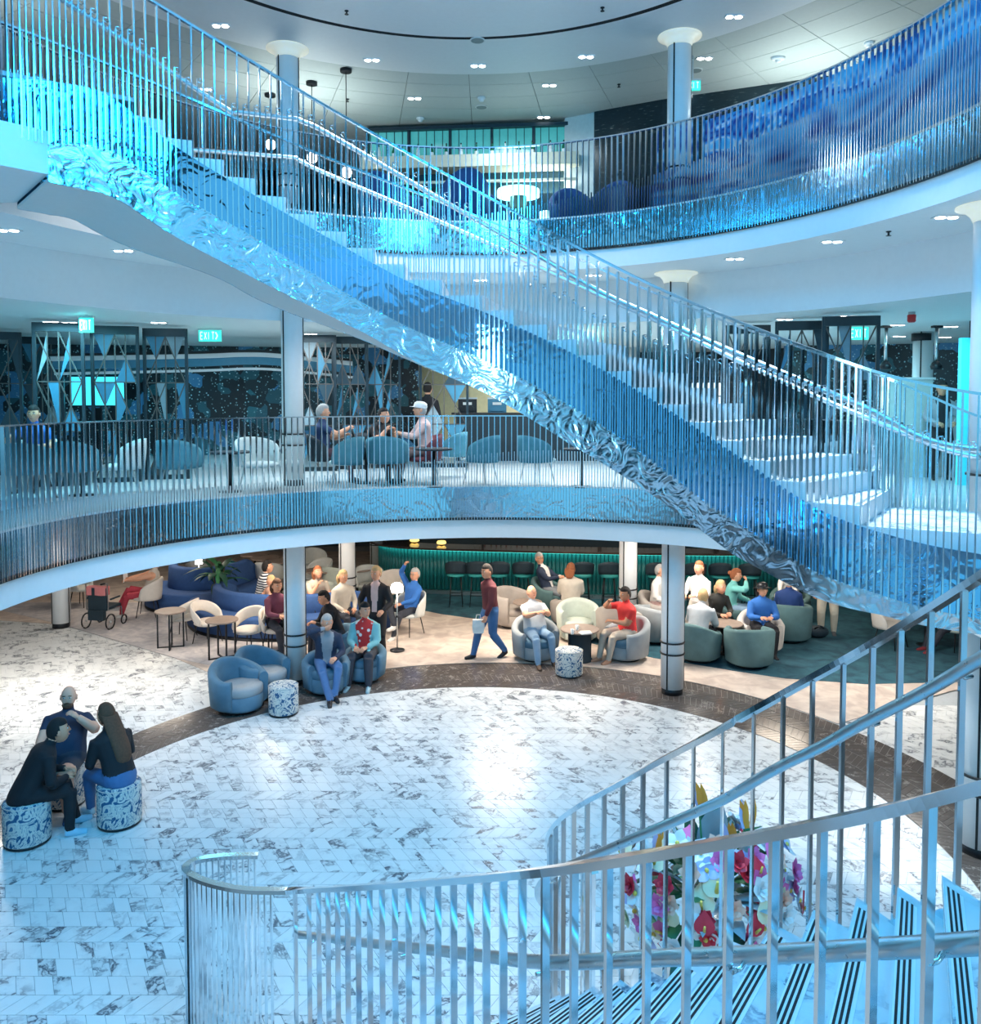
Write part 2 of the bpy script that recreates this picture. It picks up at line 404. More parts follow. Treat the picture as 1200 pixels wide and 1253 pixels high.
# carpets of the lounge
def arc_pts(fn, a0, a1, n, off): return [fn(radians(a0+(a1-a0)*k/n), off) for k in range(n+1)]
def carpet(name, poly, z, m):
    b = MB(); b.prism(poly, z-.006, z); return struct(b.build(name, m, floor))
e = arc_pts(RING_O, 131, 33, 30, .02)
carpet('lounge_carpet', [tuple(on_z(86, 765)[:2]), tuple(on_z(215, 806)[:2])]+e+[(7.4, 13.6), (9.5, 14.5), (12, 26), (-13, 26), (-13, 18.5)], .010, 'beige_carpet')
carpet('side_carpet', [tuple(on_z(80, 766)[:2]), tuple(on_z(218, 807)[:2]), (-3.9, 14.35), (-3.4, 17.0), (-5.5, 19.5), (-12, 19.5)], .014, 'grey_rose_carpet')
tq = [tuple(on_z(*p)[:2]) for p in ((505, 745), (540, 752), (640, 766), (740, 792), (800, 806), (840, 812), (900, 822), (960, 831), (1060, 838), (1185, 835))]
carpet('bar_carpet', [(-2.6, 19.9)]+tq+[(12.5, 18), (12.5, 26), (-2.6, 26)], .016, 'teal_carpet')

# mid deck and upper deck ---------------------------------------------
b = MB()
ringsurf(b, outer, Z1, hole_mid, Z1, 0, False); ringsurf(b, hole_mid, Z1, hole_mid, 2.47, 1); ringsurf(b, hole_mid, 2.47, outer, 2.47, 1, False); ringsurf(b, outer, 2.47, outer, Z1, 1)
struct(b.build('floor_mid_deck', ['mid_floor_stone', 'white_paint']))
b = MB(); o14 = lambda t: hole_up(t, 1.45)
ringsurf(b, outer, Z2, hole_up, Z2, 0, False); ringsurf(b, hole_up, Z2, hole_up, 6.67, 1); ringsurf(b, hole_up, 6.67, o14, 6.67, 1, False); ringsurf(b, o14, 6.67, o14, 5.97, 1)
ringsurf(b, o14, 5.97, outer, 5.97, 2, False); ringsurf(b, outer, 5.97, outer, Z2, 1)
struct(b.build('floor_upper_deck', ['upper_floor_carpet', 'white_paint', 'ceiling_white']))
# top ceiling: oculus disc, black gap, white band, grey panels
b = MB(); o145 = lambda t: hole_top(t, 1.45)
ringsurf(b, hole_top, Z3, o145, Z3, 0, False); ringsurf(b, o145, Z3, o145, Z3+.05, 0); ringsurf(b, lambda t: hole_top(t, -.16), Z3+.22, hole_top, Z3, 1)
ringsurf(b, o145, Z3+.09, outer, Z3+.09, 1, False)
b.prism([outer(t) for t in TH], Z3+.30, Z3+.4, 1)
ceil = struct(b.build('ceiling', ['white_paint', 'black_gap']))
b = MB(); b.prism([hole_top(t, -.14) for t in TH], Z3-.02, Z3+.06, 0); b.build('oculus_disc', 'white_paint', ceil)
rad = [1.47, 2.1, 2.75, 3.4, 4.05, 4.7, 5.5, 6.4, 7.6, 9.0]
for k in range(len(rad)-1):
    for i in range(24):
        a0 = radians(-20+i*220/24)+.0006; a1 = radians(-20+(i+1)*220/24)-.0006
        ts = [a0+(a1-a0)*q/4 for q in range(5)]
        A = [[(*hole_top(t, rad[k]+.007), z) for t in ts] for z in (0, 1)]
        b = MB()
        pts = [hole_top(t, rad[k]+.006) for t in ts]+[hole_top(t, rad[k+1]-.006) for t in ts[::-1]]
        b.prism(pts, Z3+.05, Z3+.085); b.build('ceiling_panel', 'ceiling_grey', ceil)

# outer walls ---------------------------------------------------------
mat('wall_dark', (.015, .03, .04), .5); mat('wall_teal_dark', (.02, .05, .06), .4); mat('wall_pale', (.62, .66, .64), .6); mat('wall_cream', (.72, .66, .42), .6)
for nm, c, d in (('wall_back', (0, Y1+.1, 5.2), (30, .2, 10.6)), ('wall_left', (X0-.1, 11.5, 5.2), (.2, 31, 10.6)), ('wall_right', (X1+.1, 11.5, 5.2), (.2, 31, 10.6))):
    b = MB(); b.box(c, d); struct(b.build(nm, 'wall_dark'))

# railings of the two decks ---------------------------------------------
BAR = bar_mesh(.013, .042)
SBAR = bar_mesh(.011, .030, 'short_baluster')
def ell_path(fn, a0, a1, z, off=0.0, n=200): return Path([(*fn(radians(a0+(a1-a0)*k/n), off), z) for k in range(n+1)])
def deck_railing(label, fn, a0, a1, zf, zb, zr, wave, step=.092):
    T = thing('railing', label, 'railing', (*fn(radians((a0+a1)/2)), zb))
    base = Vector(T.location)
    P = ell_path(fn, a0, a1, 0.0)
    N = 160
    def strip(name, m, off, z0, z1, th):
        b = MB(); A = []; B = []
        for z in (z0, z1):
            A.append([(*fn(radians(a0+(a1-a0)*k/N), off), z) for k in range(N+1)]); B.append([(*fn(radians(a0+(a1-a0)*k/N), off-th), z) for k in range(N+1)])
        b.slab(A, B); o = b.build(name, m, T); o.location = -base; return o
    strip('mirror_panel', 'mirror_panel', -.006, zb+.03, zf+.005, .010)
    strip('base_strip', 'black_gap', -.002, zb-.005, zb+.03, .045)
    strip('edge_trim', 'column_white', -.004, zf+.005, zf+.03, .02)
    strip('top_rail', 'chrome', -.012, zr-.018, zr, .05)
    n = int(P.L/step)
    for k in range(n+1):
        p = P.at(k*step); t = P.tan(k*step); nv = Vector((-t.y, t.x, 0)); rz = atan2(t.y, t.x)
        q = P.at(k*step)
        inward = Vector((fn(0)[0]-4.9-q.x, 8.5-q.y, 0)).normalized()*.036
        o = link('baluster', BAR, T, loc=Vector((p.x, p.y, zb))+inward-base, rz=rz); o.scale = (1, 1, zr-.017-zb)
        p = P.at((k+.5)*step); h = wave(p, k)
        o = link('short_baluster', SBAR, T, loc=Vector((p.x, p.y, zb))+inward-base, rz=rz); o.scale = (1, 1, zf-zb+h)
    return T
deck_railing('polished steel railing with mirrored skirt around the middle deck lounge', hole_mid, 14, 196, Z1, 2.77, 4.44,
             lambda p, k: .18+.42*(.5+.5*cos((p.x-1.2)*.62)))
deck_railing('polished steel railing with mirrored skirt around the topmost deck', hole_up, -14, 166, Z2, 6.95, 8.59,
             lambda p, k: .10+.62*max(0, min(1, (p.x+.2)/4.2)))

# columns ---------------------------------------------------------------
def column(label, x, y, z0, z1, r=.18, cap=True, rings=True, group=None, capped=None):
    T = thing('column', label, 'column', (x, y, z0), 0, group); H = z1-z0
    b = MB(); b.lathe([(r, .10), (r, H)], 28); b.build('shaft', 'column_white', T)
    b = MB(); b.lathe([(r*.93, 0), (r*.93, .11)], 24); b.build('base', 'black_metal', T)
    for a in (-60, 60, 180):
        b = MB(); a_ = radians(a-90+22); b.box((cos(a_)*r, sin(a_)*r, H/2+.05), (.014, .022, H-.1), a_); b.build('seam', 'black_gap', T)
    if rings:
        for z in (.66, .84):
            b = MB(); b.lathe([(r*1.0, z-.012), (r*1.1, z-.012), (r*1.1, z+.012), (r*1.0, z+.012)], 28); b.build('collar', 'black_metal', T)
    if cap:
        b = MB(); b.lathe([(r*1.02, H-.16), (r*1.15, H-.10), (r*1.45, H-.045), (r*1.85, H-.02), (r*1.85, H-.004)], 32); b.build('cap', 'lamp_cream', T)
    return T
c1 = on_z(362, 836); c2 = on_z(822, 848)
CL = [(c1.x, c1.y, 'left'), (c2.x, c2.y, 'right')]
column('white lower column behind the two blue tub chairs', c1.x, c1.y, 0, 2.47, cap=False)
column('white lower column standing on the dark stone ring beside the crowded tables', c2.x, c2.y, 0, 2.47, cap=False)
column('white column on the marble behind the curved lower staircase', 5.10, 8.75, 0, 2.47, r=.2, cap=False)
p = on_z(75, 767); column('white column standing alone on marble near the wheelchair', p.x, p.y, 0, 2.47, cap=False, rings=False)
p = on_d(424, 600, 18.4); column('white column behind the standing woman in black', p.x, p.y, 0, 2.47, cap=False)
p = on_d(769, 600, 17.3); column('white column in front of the bar stools', p.x, p.y, 0, 2.47, cap=False)
p = on_d(460, 600, 23.5); column('white column at the left end of the bar', p.x, p.y, 0, 2.47, cap=False)
column('white middle deck column beside the man in dark blue', c1.x, c1.y, Z1, 6.67)
column('white middle deck column behind the diagonal staircase', c2.x, c2.y, Z1, 6.67)
column('white middle deck column at the foot of the diagonal staircase', 5.10, 8.75, Z1, 6.67, r=.2)
p = on_d(1128, 480, 16.5); column('white middle deck column with black collar near the pendant rods', p.x, p.y, Z1, 5.97, cap=False, rings=False)
p = on_d(770, 480, 22.0); column('white middle deck column before the lit shelves', p.x, p.y, Z1, 5.97, cap=False, rings=False)
column('white upper deck column with glowing cap behind the stair rail', c1.x-.03, c1.y, Z2, Z3)
column('white upper deck column with glowing cap beside the green exit sign', c2.x+.02, c2.y, Z2, Z3)
# ------------------------------------------------------------------ the big diagonal staircase (upper deck to middle deck)
NEAR_PX = [(-60, 93, 7.15), (0, 95, 7.5), (60, 100, 7.75), (130, 116, 8.05), (213, 178, 8.4), (300, 232, 8.62), (400, 290, 8.85), (500, 345, 8.95), (600, 385, 8.9), (700, 432, 8.55), (800, 490, 8.1), (900, 556, 7.6), (1000, 622, 7.05), (1100, 658, 6.7), (1200, 678, 6.45), (1300, 690, 6.2)]
NP = Path(catmull([on_d(*q) for q in NEAR_PX], 10))
WST = 1.42
def nrm(s):
    t = NP.tan(s); return Vector((-t.y, t.x, 0))
def fside(s, w=WST): p = NP.at(s); return p+nrm(s)*w
def s_at_px(x, w=0.0):
    best = min((abs(proj(NP.at(NP.L*k/600)+nrm(NP.L*k/600)*w)[0]-x), NP.L*k/600) for k in range(601)); return best[1]
ST = thing('staircase', 'large curved steel staircase crossing the well diagonally from upper to middle deck', 'staircase', NP.at(NP.L))
SB = Vector(ST.location)
def spart(b, name, m, parent=None):
    o = b.build(name, m, parent or ST)
    if parent is None: o.location = -SB
    return o
S = [NP.L*k/240 for k in range(241)]
def sidewall(name, m, wfn, top, bot, th, kind=None):
    b = MB(); A = []; B = []
    for fz in (bot, top):
        A.append([tuple((NP.at(s)+nrm(s)*wfn)[:2])+(fz(s),) for s in S]); B.append([tuple((NP.at(s)+nrm(s)*(wfn+th))[:2])+(fz(s),) for s in S])
    b.slab(A, B); return spart(b, name, m)
zt = lambda s: NP.at(s).z
# panel bottom / stringer bottom heights from the photograph's outline
def zfun(px):
    tab = []
    for x, y in px:
        s = s_at_px(x); tab.append((s, on_d(x, y, NP.at(s).y).z-NP.at(s).z))
    tab.sort()
    def f(s):
        if s <= tab[0][0]: return tab[0][1]
        for (a, u), (c, v) in zip(tab, tab[1:]):
            if s <= c: return u+(v-u)*(s-a)/(c-a+1e-9)
        return tab[-1][1]
    return f
dpb = zfun([(0, 165), (60, 177), (200, 228), (300, 285), (400, 345), (540, 418), (640, 464), (760, 536), (860, 612), (950, 670), (1060, 722), (1200, 758)])
dsb = zfun([(0, 215), (55, 222), (100, 232), (210, 288), (300, 336), (450, 410), (600, 484), (700, 545), (800, 606), (900, 680), (970, 716), (1080, 752), (1200, 776)])
zpb = lambda s: zt(s)+dpb(s)
zsb = lambda s: zt(s)+dsb(s)
sidewall('mirror_skirt', 'stair_mirror_blue_reflection', 0.0, zt, zpb, .012)
sidewall('mirror_skirt', 'stair_mirror_blue_reflection', WST-.012, zt, zpb, .012)
# polished stringer in sheets
cuts = [s_at_px(x) for x in (56, 102, 245, 315, 380, 448, 511, 575, 638, 700, 760, 825, 890, 955, 1022, 1075, 1140)]+[NP.L]
for side, w0 in ((0, -.003), (1, WST-.017)):
    for a, c in zip(cuts, cuts[1:]):
        b = MB(); A = []; B = []; ss = [a+(c-a)*k/14 for k in range(15)]
        for fz in (zsb, lambda s: zpb(s)+.004):
            A.append([tuple((NP.at(s)+nrm(s)*w0)[:2])+(fz(s),) for s in ss]); B.append([tuple((NP.at(s)+nrm(s)*(w0+.02))[:2])+(fz(s),) for s in ss])
        b.slab(A, B); spart(b, 'stringer_sheet', 'warped_steel')
# soffit
b = MB(); s0 = cuts[0]; ss = [s0+(NP.L-s0)*k/160 for k in range(161)]
A = [[tuple((NP.at(s)+nrm(s)*w)[:2])+(zsb(s)+.006,) for s in ss] for w in (.0, WST)]; B = [[(p[0], p[1], p[2]+.03) for p in r] for r in A]
b.slab(A, B); spart(b, 'soffit', 'ceiling_white')
# treads and risers
NST = 25; RH = (Z2-Z1)/NST
ssteps = []; z = Z2
k = 0; sprev = 0
def s_of_z(zv):
    lo, hi = s_at_px(110), NP.L
    for _ in range(40):
        m = (lo+hi)/2
        if zt(m) > zv: lo = m
        else: hi = m
    return lo
zend = zt(NP.L); zst = zt(s_at_px(110))
marks = [0.0]+[s_of_z(zst-(zst-zend-.02)*q/NST) for q in range(1, NST+1)]
for q in range(NST+1):
    a = marks[q]; c = marks[q+1] if q < NST else NP.L
    if c-a < .02: continue
    zz = max(Z2-RH*q, Z1) if q else Z2
    zz = (zst-(zst-zend-.02)*q/NST)
    b = MB(); n = max(2, int((c-a)/.12)+1); sl = [a+(c-a)*i/n for i in range(n+1)]
    A = [[tuple((NP.at(s)+nrm(s)*w)[:2])+(zz-.04,) for s in sl] for w in (.014, WST-.014)]; B = [[(p[0], p[1], zz) for p in r] for r in A]
    b.slab(A, B); tr = spart(b, 'tread', 'tread_marble')
    if q:
        b = MB(); sc = [a+(c-a)*i/3 for i in range(4)]; A = [[tuple((NP.at(s)+nrm(s)*.004)[:2])+((min(zt(s), zz)-.06) if e == 0 else zz-.001,) for s in sc] for e in (0, 1)]; B = [[tuple((NP.at(s)+nrm(s)*.013)[:2])+((min(zt(s), zz)-.06) if e == 0 else zz-.001,) for s in sc] for e in (0, 1)]
        b.slab(A, B, smooth=False); spart(b, 'cheek', 'white_paint', tr)
    b = MB(); sl = [c-.006, c+.014]
    if q < NST:
        A = [[tuple((NP.at(s)+nrm(s)*w)[:2])+(zz-RH*1.15,) for s in sl] for w in (.014, WST-.014)]; B = [[(p[0], p[1], zz+.001) for p in r] for r in A]
        b.slab(A, B); spart(b, 'riser', 'column_white')
        b = MB(); sl = [c-.05, c-.02]
        A = [[tuple((NP.at(s)+nrm(s)*w)[:2])+(zz,) for s in sl] for w in (.05, WST-.05)]; B = [[(p[0], p[1], zz+.003) for p in r] for r in A]
        b.slab(A, B); spart(b, 'nosing_strip', 'brushed', tr)
# rails
def depth_side(x, w): s = s_at_px(x, w); return (NP.at(s)+nrm(s)*w).y
def rail_from_px(px, w):
    return [on_d(x, y, depth_side(min(max(x, -50), 1290), w)) for x, y in px]
near_top = Path(catmull(rail_from_px([(-60, -150), (0, -112), (90, -57), (183, 0), (290, 65), (400, 131), (505, 191), (613, 250), (700, 299), (800, 350), (900, 392), (1000, 430), (1090, 460), (1200, 482), (1300, 488)], 0.0), 8))
far_top = Path(catmull(rail_from_px([(-40, 10), (0, 27), (100, 66), (200, 107), (283, 143), (400, 193), (528, 243), (661, 296), (741, 332), (800, 358), (900, 398), (1000, 432), (1078, 460), (1136, 484), (1200, 510), (1280, 525)], WST), 8))
near_hand = catmull(rail_from_px([(-50, -82), (0, -50), (77, 0), (180, 69), (278, 134), (290, 137), (358, 145), (370, 149), (400, 163), (520, 233), (640, 302), (733, 356), (800, 387), (900, 432), (1000, 474), (1067, 503), (1120, 532), (1160, 545), (1200, 550)], .07), 6)
far_hand = catmull(rail_from_px([(40, 92), (130, 138), (208, 179), (220, 182), (350, 192), (365, 196), (400, 213), (560, 281), (733, 361), (800, 391), (900, 440), (1000, 486), (1067, 514), (1150, 548), (1200, 560)], WST-.07), 6)
for nm, P in (('top_rail', near_top.p), ('top_rail', far_top.p)):
    b = MB(); b.tube(P, .02, flat=(.024, .011)); spart(b, nm, 'chrome')
for P in (near_hand, far_hand):
    b = MB(); b.tube(P, .026, n=10); spart(b, 'handrail', 'brushed')
BR = MB(); BR.tube([(0, 0, .0), (.03, 0, -.02), (.045, 0, .0), (.03, 0, .025), (.0, 0, .02)], .005, n=6); BRM = BR.data('handrail_bracket', 'chrome')
def nearest_z(P, x, y):
    return min(((p.x-x)**2+(p.y-y)**2, p.z) for p in P)[1]
for side, w, top, hand in ((0, -.03, near_top, near_hand), (1, WST+.03, far_top, far_hand)):
    n = int(NP.L/.106)
    for k in range(n):
        s = .03+k*.106
        p = NP.at(s)+nrm(s)*w; zb = zpb(s)-.01; q = proj((p.x, p.y, p.z+.5))
        if q[0] < -70 or q[0] > 1270: continue
        rz = atan2(NP.tan(s).y, NP.tan(s).x); zr = nearest_z(top.p, p.x, p.y)-.01
        o = link('baluster', BAR, ST, loc=Vector((p.x, p.y, zb))-SB, rz=rz); o.scale = (1, 1, zr-zb)
        s += .053; p = NP.at(s)+nrm(s)*w; zb = zpb(s)-.01
        zh = nearest_z(hand, p.x, p.y)+.05
        if q[0] > 560: zh -= .28*min(1, (q[0]-560)/80)*max(0, min(1, (960-q[0])/150))
        o = link('short_baluster', SBAR, ST, loc=Vector((p.x, p.y, zb))-SB, rz=rz); o.scale = (1, 1, max(.2, zh-zb))
        if side == 0 or k % 2: link('handrail_bracket', BRM, ST, loc=Vector((p.x, p.y, zh-.02))-SB, rz=rz)
# landing block where the stair leaves the upper deck
pa = NP.at(cuts[0]); na = nrm(cuts[0]); q0 = pa+na*.0; q1 = pa+na*WST
b = MB(); b.prism([(q0.x, q0.y), (q1.x, q1.y), (-6.2, q1.y+.2), (-6.2, NP.at(0).y+.1), (NP.at(0).x, NP.at(0).y)], 6.72, 7.10)
spart(b, 'landing_block', 'white_paint')

# ------------------------------------------------------------------ the curved lower staircase in front (middle deck to floor)
RT = 1.33
NL = Path(catmull([on_d(x, y, d)-Vector((0, 0, RT)) for x, y, d in ((1700, 800, 1.12), (1400, 905, 1.5), (1157, 975, 1.87), (1000, 1010, 2.15), (830, 1041, 2.52), (669, 1066, 2.97), (560, 1077, 3.7), (450, 1085, 4.75), (380, 1089, 5.72), (351, 1090, 5.94))], 10))
FL = Path(catmull([on_d(x, y, d)-Vector((0, 0, RT)) for x, y, d in ((1340, 612, 2.75), (1265, 664, 3.05), (1200, 706, 3.32), (1123, 755, 3.6), (1050, 799, 3.9), (990, 832, 4.1), (927, 867, 4.3), (867, 900, 4.42), (810, 930, 4.58), (765, 955, 4.78), (710, 985, 5.12), (682, 1007, 5.45), (672, 1028, 5.75), (676, 1048, 6.05), (690, 1066, 6.34))], 10))
LS = thing('staircase', 'lower curved marble staircase with chrome flat-bar railings and striped treads', 'staircase', (NL.at(NL.L).x, NL.at(NL.L).y, 0))
LB = Vector(LS.location)
def lpart(b, name, m):
    o = b.build(name, m, LS); o.location = -LB; return o
def at_height(P, z):
    for a, c in zip(P.p, P.p[1:]):
        if (a.z-z)*(c.z-z) <= 0 and abs(a.z-c.z) > 1e-6: return a.lerp(c, (a.z-z)/(a.z-c.z))
    return P.p[0] if z > P.p[0].z else P.p[-1]
NS = 19; rh = Z1/NS
for k in range(1, NS+1):
    z = rh*k
    def edge(zv):
        a = at_height(NL, zv); c = at_height(FL, zv); return Vector((a.x, a.y, 0)), Vector((c.x, c.y, 0))
    a0, c0 = edge(max(.02, z-rh)); a1, c1_ = edge(z)
    if (a1-a0).length < .03: a1 = a0+(NL.p[0]-NL.p[3]).normalized()*.2
    up = ((a1+c1_)-(a0+c0)); up.z = 0; up = up.normalized()
    poly = [(p.x, p.y) for p in (a0, c0, c1_+up*.03, a1+up*.03)]
    ar = sum(poly[i][0]*poly[(i+1) % 4][1]-poly[(i+1) % 4][0]*poly[i][1] for i in range(4))
    if ar < 0: poly = poly[::-1]
    b = MB(); b.prism(poly, z-.045, z); tr = lpart(b, 'tread', 'tread_marble')
    b = MB(); rp = [(p.x, p.y) for p in (a0+up*.01, c0+up*.01, c0+up*.035, a0+up*.035)]
    if sum(rp[i][0]*rp[(i+1) % 4][1]-rp[(i+1) % 4][0]*rp[i][1] for i in range(4)) < 0: rp = rp[::-1]
    b.prism(rp, max(0, z-rh), z-.04); lpart(b, 'riser', 'column_white')
    def strip(u0, u1, h, m, nm):
        ac = (c0-a0); i0 = a0+ac*.04; i1 = a0+ac*.96
        # strips run along the nosing
        sp = [(p.x, p.y) for p in (i0+up*u0, i1+up*u0, i1+up*u1, i0+up*u1)]
        if sum(sp[i][0]*sp[(i+1) % 4][1]-sp[(i+1) % 4][0]*sp[i][1] for i in range(4)) < 0: sp = sp[::-1]
        b = MB(); b.prism(sp, z-.002, z+h); b.build(nm, m, tr)
    strip(.012, .10, .002, 'column_white', 'nosing_band')
    for u in (.022, .046, .070): strip(u, u+.012, .004, 'black_metal', 'grip_line')
# stringers
def wall_between(P, name, m, dz0, dz1, th):
    b = MB(); n = 90; A = []; B = []
    for dz in (dz0, dz1):
        ra = []; rb = []
        for k in range(n+1):
            s = P.L*k/n; p = P.at(s); t = P.tan(s); nv = Vector((-t.y, t.x, 0))
            ra.append((p.x, p.y, max(0.0 if dz < 0 else .01, p.z+dz))); q = p+nv*th; rb.append((q.x, q.y, max(0.0 if dz < 0 else .01, p.z+dz)))
        A.append(ra); B.append(rb)
    b.slab(A, B); lpart(b, name, m)
wall_between(FL, 'stringer', 'warped_steel', -.30, .03, .015)
wall_between(NL, 'stringer', 'warped_steel', -.30, .03, -.015)
# railings : near one ends in a hairpin, far one in a small curl
hx = on_d(351, 1090, 5.94); zt0 = hx.z
loop = [on_d(x, y, d) for x, y, d in ((300, 1089, 5.96), (258, 1081, 6.03), (232, 1070, 6.14), (227, 1062, 6.24), (240, 1053, 6.33), (275, 1048, 6.4), (316, 1047, 6.42))]
ntop = [p+Vector((0, 0, RT)) for p in NL.p]+catmull([hx]+loop, 6)[1:]
NT = Path(ntop)
fend = FL.p[-1]+Vector((0, 0, RT))
curl = [on_d(x, y, d) for x, y, d in ((704, 1066, 6.36), (720, 1063, 6.3), (728, 1067, 6.2))]
FT = Path([p+Vector((0, 0, RT)) for p in FL.p]+catmull([fend]+curl, 6)[1:])
LBAR = bar_mesh(.012, .031)
for P, drop, side in ((NT, NL, 0), (FT, FL, 1)):
    b = MB(); b.tube(P.p, .03, flat=(.027, .014)); lpart(b, 'top_rail', 'chrome')
    off = Vector((0, 0, -.36))
    inner = []
    for k in range(0, len(drop.p), 3):
        s = drop.s[k]; t = drop.tan(s); nv = Vector((-t.y, t.x, 0))*(.075 if side == 0 else -.075)
        inner.append(drop.p[k]+nv*(-1)+Vector((0, 0, RT-.36)))
    b = MB(); b.tube(inner, .026, n=12); lpart(b, 'handrail', 'brushed')
    # brackets
    for k in range(2, len(inner)-1, 5):
        a = inner[k]; s = min(range(len(P.p)), key=lambda i: (P.p[i].x-a.x)**2+(P.p[i].y-a.y)**2)
        c = P.p[s]; b = MB(); b.tube([a, (a+Vector((c.x, c.y, a.z-.05)))/2, Vector((c.x, c.y, a.z-.02))], .008, n=6); lpart(b, 'handrail_bracket', 'chrome')
    s = .03
    while s < P.L:
        p = P.at(s); t = P.tan(s); fl = min(((q.x-p.x)**2+(q.y-p.y)**2, q.z) for q in drop.p)[1]
        tail = s > drop.L
        zb = 0.0 if (tail or fl < .1) else max(0, fl-.12)
        o = link('baluster', LBAR, LS, loc=Vector((p.x, p.y, zb))-LB, rz=atan2(t.y, t.x)); o.scale = (1, 1, p.z-.012-zb)
        px = proj(p)
        s += .045 if tail else (.125+.07*min(1, s/4) if side == 0 else .155)
# ------------------------------------------------------------------ furniture kinds (local forward is +Y)
mat('velvet_blue', (.10, .20, .28), .85, var=.25, scale=6); mat('velvet_grey', (.33, .36, .38), .85, var=.2, scale=6); mat('velvet_green', (.10, .19, .20), .85, var=.25, scale=6)
mat('velvet_taupe', (.40, .36, .33), .85, var=.2, scale=6); mat('pale_green', (.50, .56, .50), .8, var=.12); mat('cream_fabric', (.70, .64, .58), .8, var=.08); mat('pale_fabric', (.62, .63, .60), .8, var=.1)
mat('navy_fabric', (.03, .09, .26), .8, var=.2); mat('teal_fabric', (.02, .16, .18), .8, var=.2); mat('teal_seat', (.03, .34, .33), .6, var=.15); mat('dark_fabric', (.012, .03, .045), .7)
mat('mid_blue', (.07, .27, .36), .75, var=.2); mat('mid_pale', (.55, .68, .70), .75, var=.1); mat('wood_top', (.30, .23, .19), .4, var=.25, scale=9); mat('pale_top', (.68, .66, .62), .3, var=.06)
mat('maroon_fabric', (.16, .05, .07), .8)
def pattern_mat(name):
    m, nt, b = nodemat(name); N = nt.nodes; L = nt.links
    tc = N.new('ShaderNodeTexCoord'); nz = N.new('ShaderNodeTexNoise'); nz.inputs['Scale'].default_value = 7.5; nz.inputs['Detail'].default_value = 1.5; nz.inputs['Distortion'].default_value = 2.6
    L.new(tc.outputs['Object'], nz.inputs['Vector'])
    r = ramp(nt, [(.30, (.03, .10, .22)), (.40, (.10, .20, .30)), (.44, (.62, .62, .58)), (.52, (.72, .70, .66)), (.57, (.25, .34, .40)), (.62, (.66, .64, .60)), (.70, (.06, .16, .30))]); r.color_ramp.interpolation = 'CONSTANT'
    L.new(nz.outputs['Fac'], r.inputs[0]); L.new(r.outputs[0], b.inputs['Base Color']); b.inputs['Roughness'].default_value = .8
pattern_mat('leaf_print')
def tub_chair(T, m_out, m_in=None, w=.80, h=.74, arm=.54):
    m_in = m_in or m_out; R = []; n = 30; rx, ry = w/2, w/2*.95
    for k in range(n+1):
        th = radians(-128+256*k/n); u = abs(th)/radians(128)
        top = arm+(h-arm)*(0.5+.5*cos(pi*min(1, u*1.05)))
        def P(r, z): return (sin(th)*(rx-r), -cos(th)*(ry-r), z)
        R.append([P(.05, .08), P(.0, .12), P(-.02, top*.6), P(-.03, top-.05), P(-.005, top-.01), P(.04, top), P(.085, top-.02), P(.10, top-.07), P(.10, .22), P(.10, .08)])
    b = MB(); b.rings(R, 0, True, True); b.build('shell', m_out, T)
    b = MB(); b.lathe([(.0, .40), (w*.22, .415), (w*.36, .405), (w*.385, .38), (w*.385, .30), (w*.37, .28), (0, .28)], 28, (0, .06, 0), sy=1.0, caps=False); b.build('seat_cushion', m_in, T)
    b = MB(); b.lathe([(w*.37, .06), (w*.385, .10), (w*.385, .28), (w*.36, .285)], 28, (0, .055, 0)); b.build('seat_base', m_out, T)
    b = MB(); b.lathe([(w*.30, 0), (w*.30, .07)], 24, (0, .0, 0)); b.build('plinth', 'black_metal', T)
def splay_legs(T, zt, r0, r1, m, rad=.013, turn=45):
    for k in range(4):
        a = radians(turn+90*k); b = MB(); b.tube([(cos(a)*r1, sin(a)*r1, 0), (cos(a)*r0, sin(a)*r0, zt)], [rad*.7, rad], n=7); b.build('leg', m, T)
def shell_chair(T, m_out, m_in=None, opening=True, w=.56, h=.82, seat=.45, leg='black_metal', span=108, m_seat=None):
    m_in = m_in or m_out
    b = MB(); b.lathe([(0, seat+.01), (w*.36, seat+.005), (w*.44, seat-.015), (w*.45, seat-.05), (w*.38, seat-.075), (0, seat-.08)], 26, (0, .03, 0), sy=1.02, caps=False); b.build('seat', m_seat or m_in, T)
    A = []; B = []; n = 26; rows = 6
    for j in range(rows+1):
        ra = []; rb = []
        for k in range(n+1):
            th = radians(-span+2*span*k/n); c = cos(th*90/span)
            zt = seat+.06+(h-seat-.06)*max(0, c)**(.7 if opening else .42); zb = seat-.05+(.20*max(0, c)**1.5 if opening else -.02*c)
            z = zb+(zt-zb)*j/rows; f = 1+.10*max(0, z-seat)/(h-seat)
            o = w/2*f; bul = .012*sin(pi*j/rows)
            ra.append((sin(th)*(o+bul), -cos(th)*(o+bul)*.98+.02, z)); rb.append((sin(th)*(o-.032-bul), -cos(th)*(o-.032-bul)*.98+.02, z))
        A.append(ra); B.append(rb)
    b = MB(); b.slab(A, B, soft=True); ob = b.build('backrest', [m_out, m_in], T)
    me = ob.data; nf = n*rows
    for i, p in enumerate(me.polygons): p.material_index = 1 if nf <= i < 2*nf else 0
    splay_legs(T, seat-.06, w*.32, w*.46, leg)
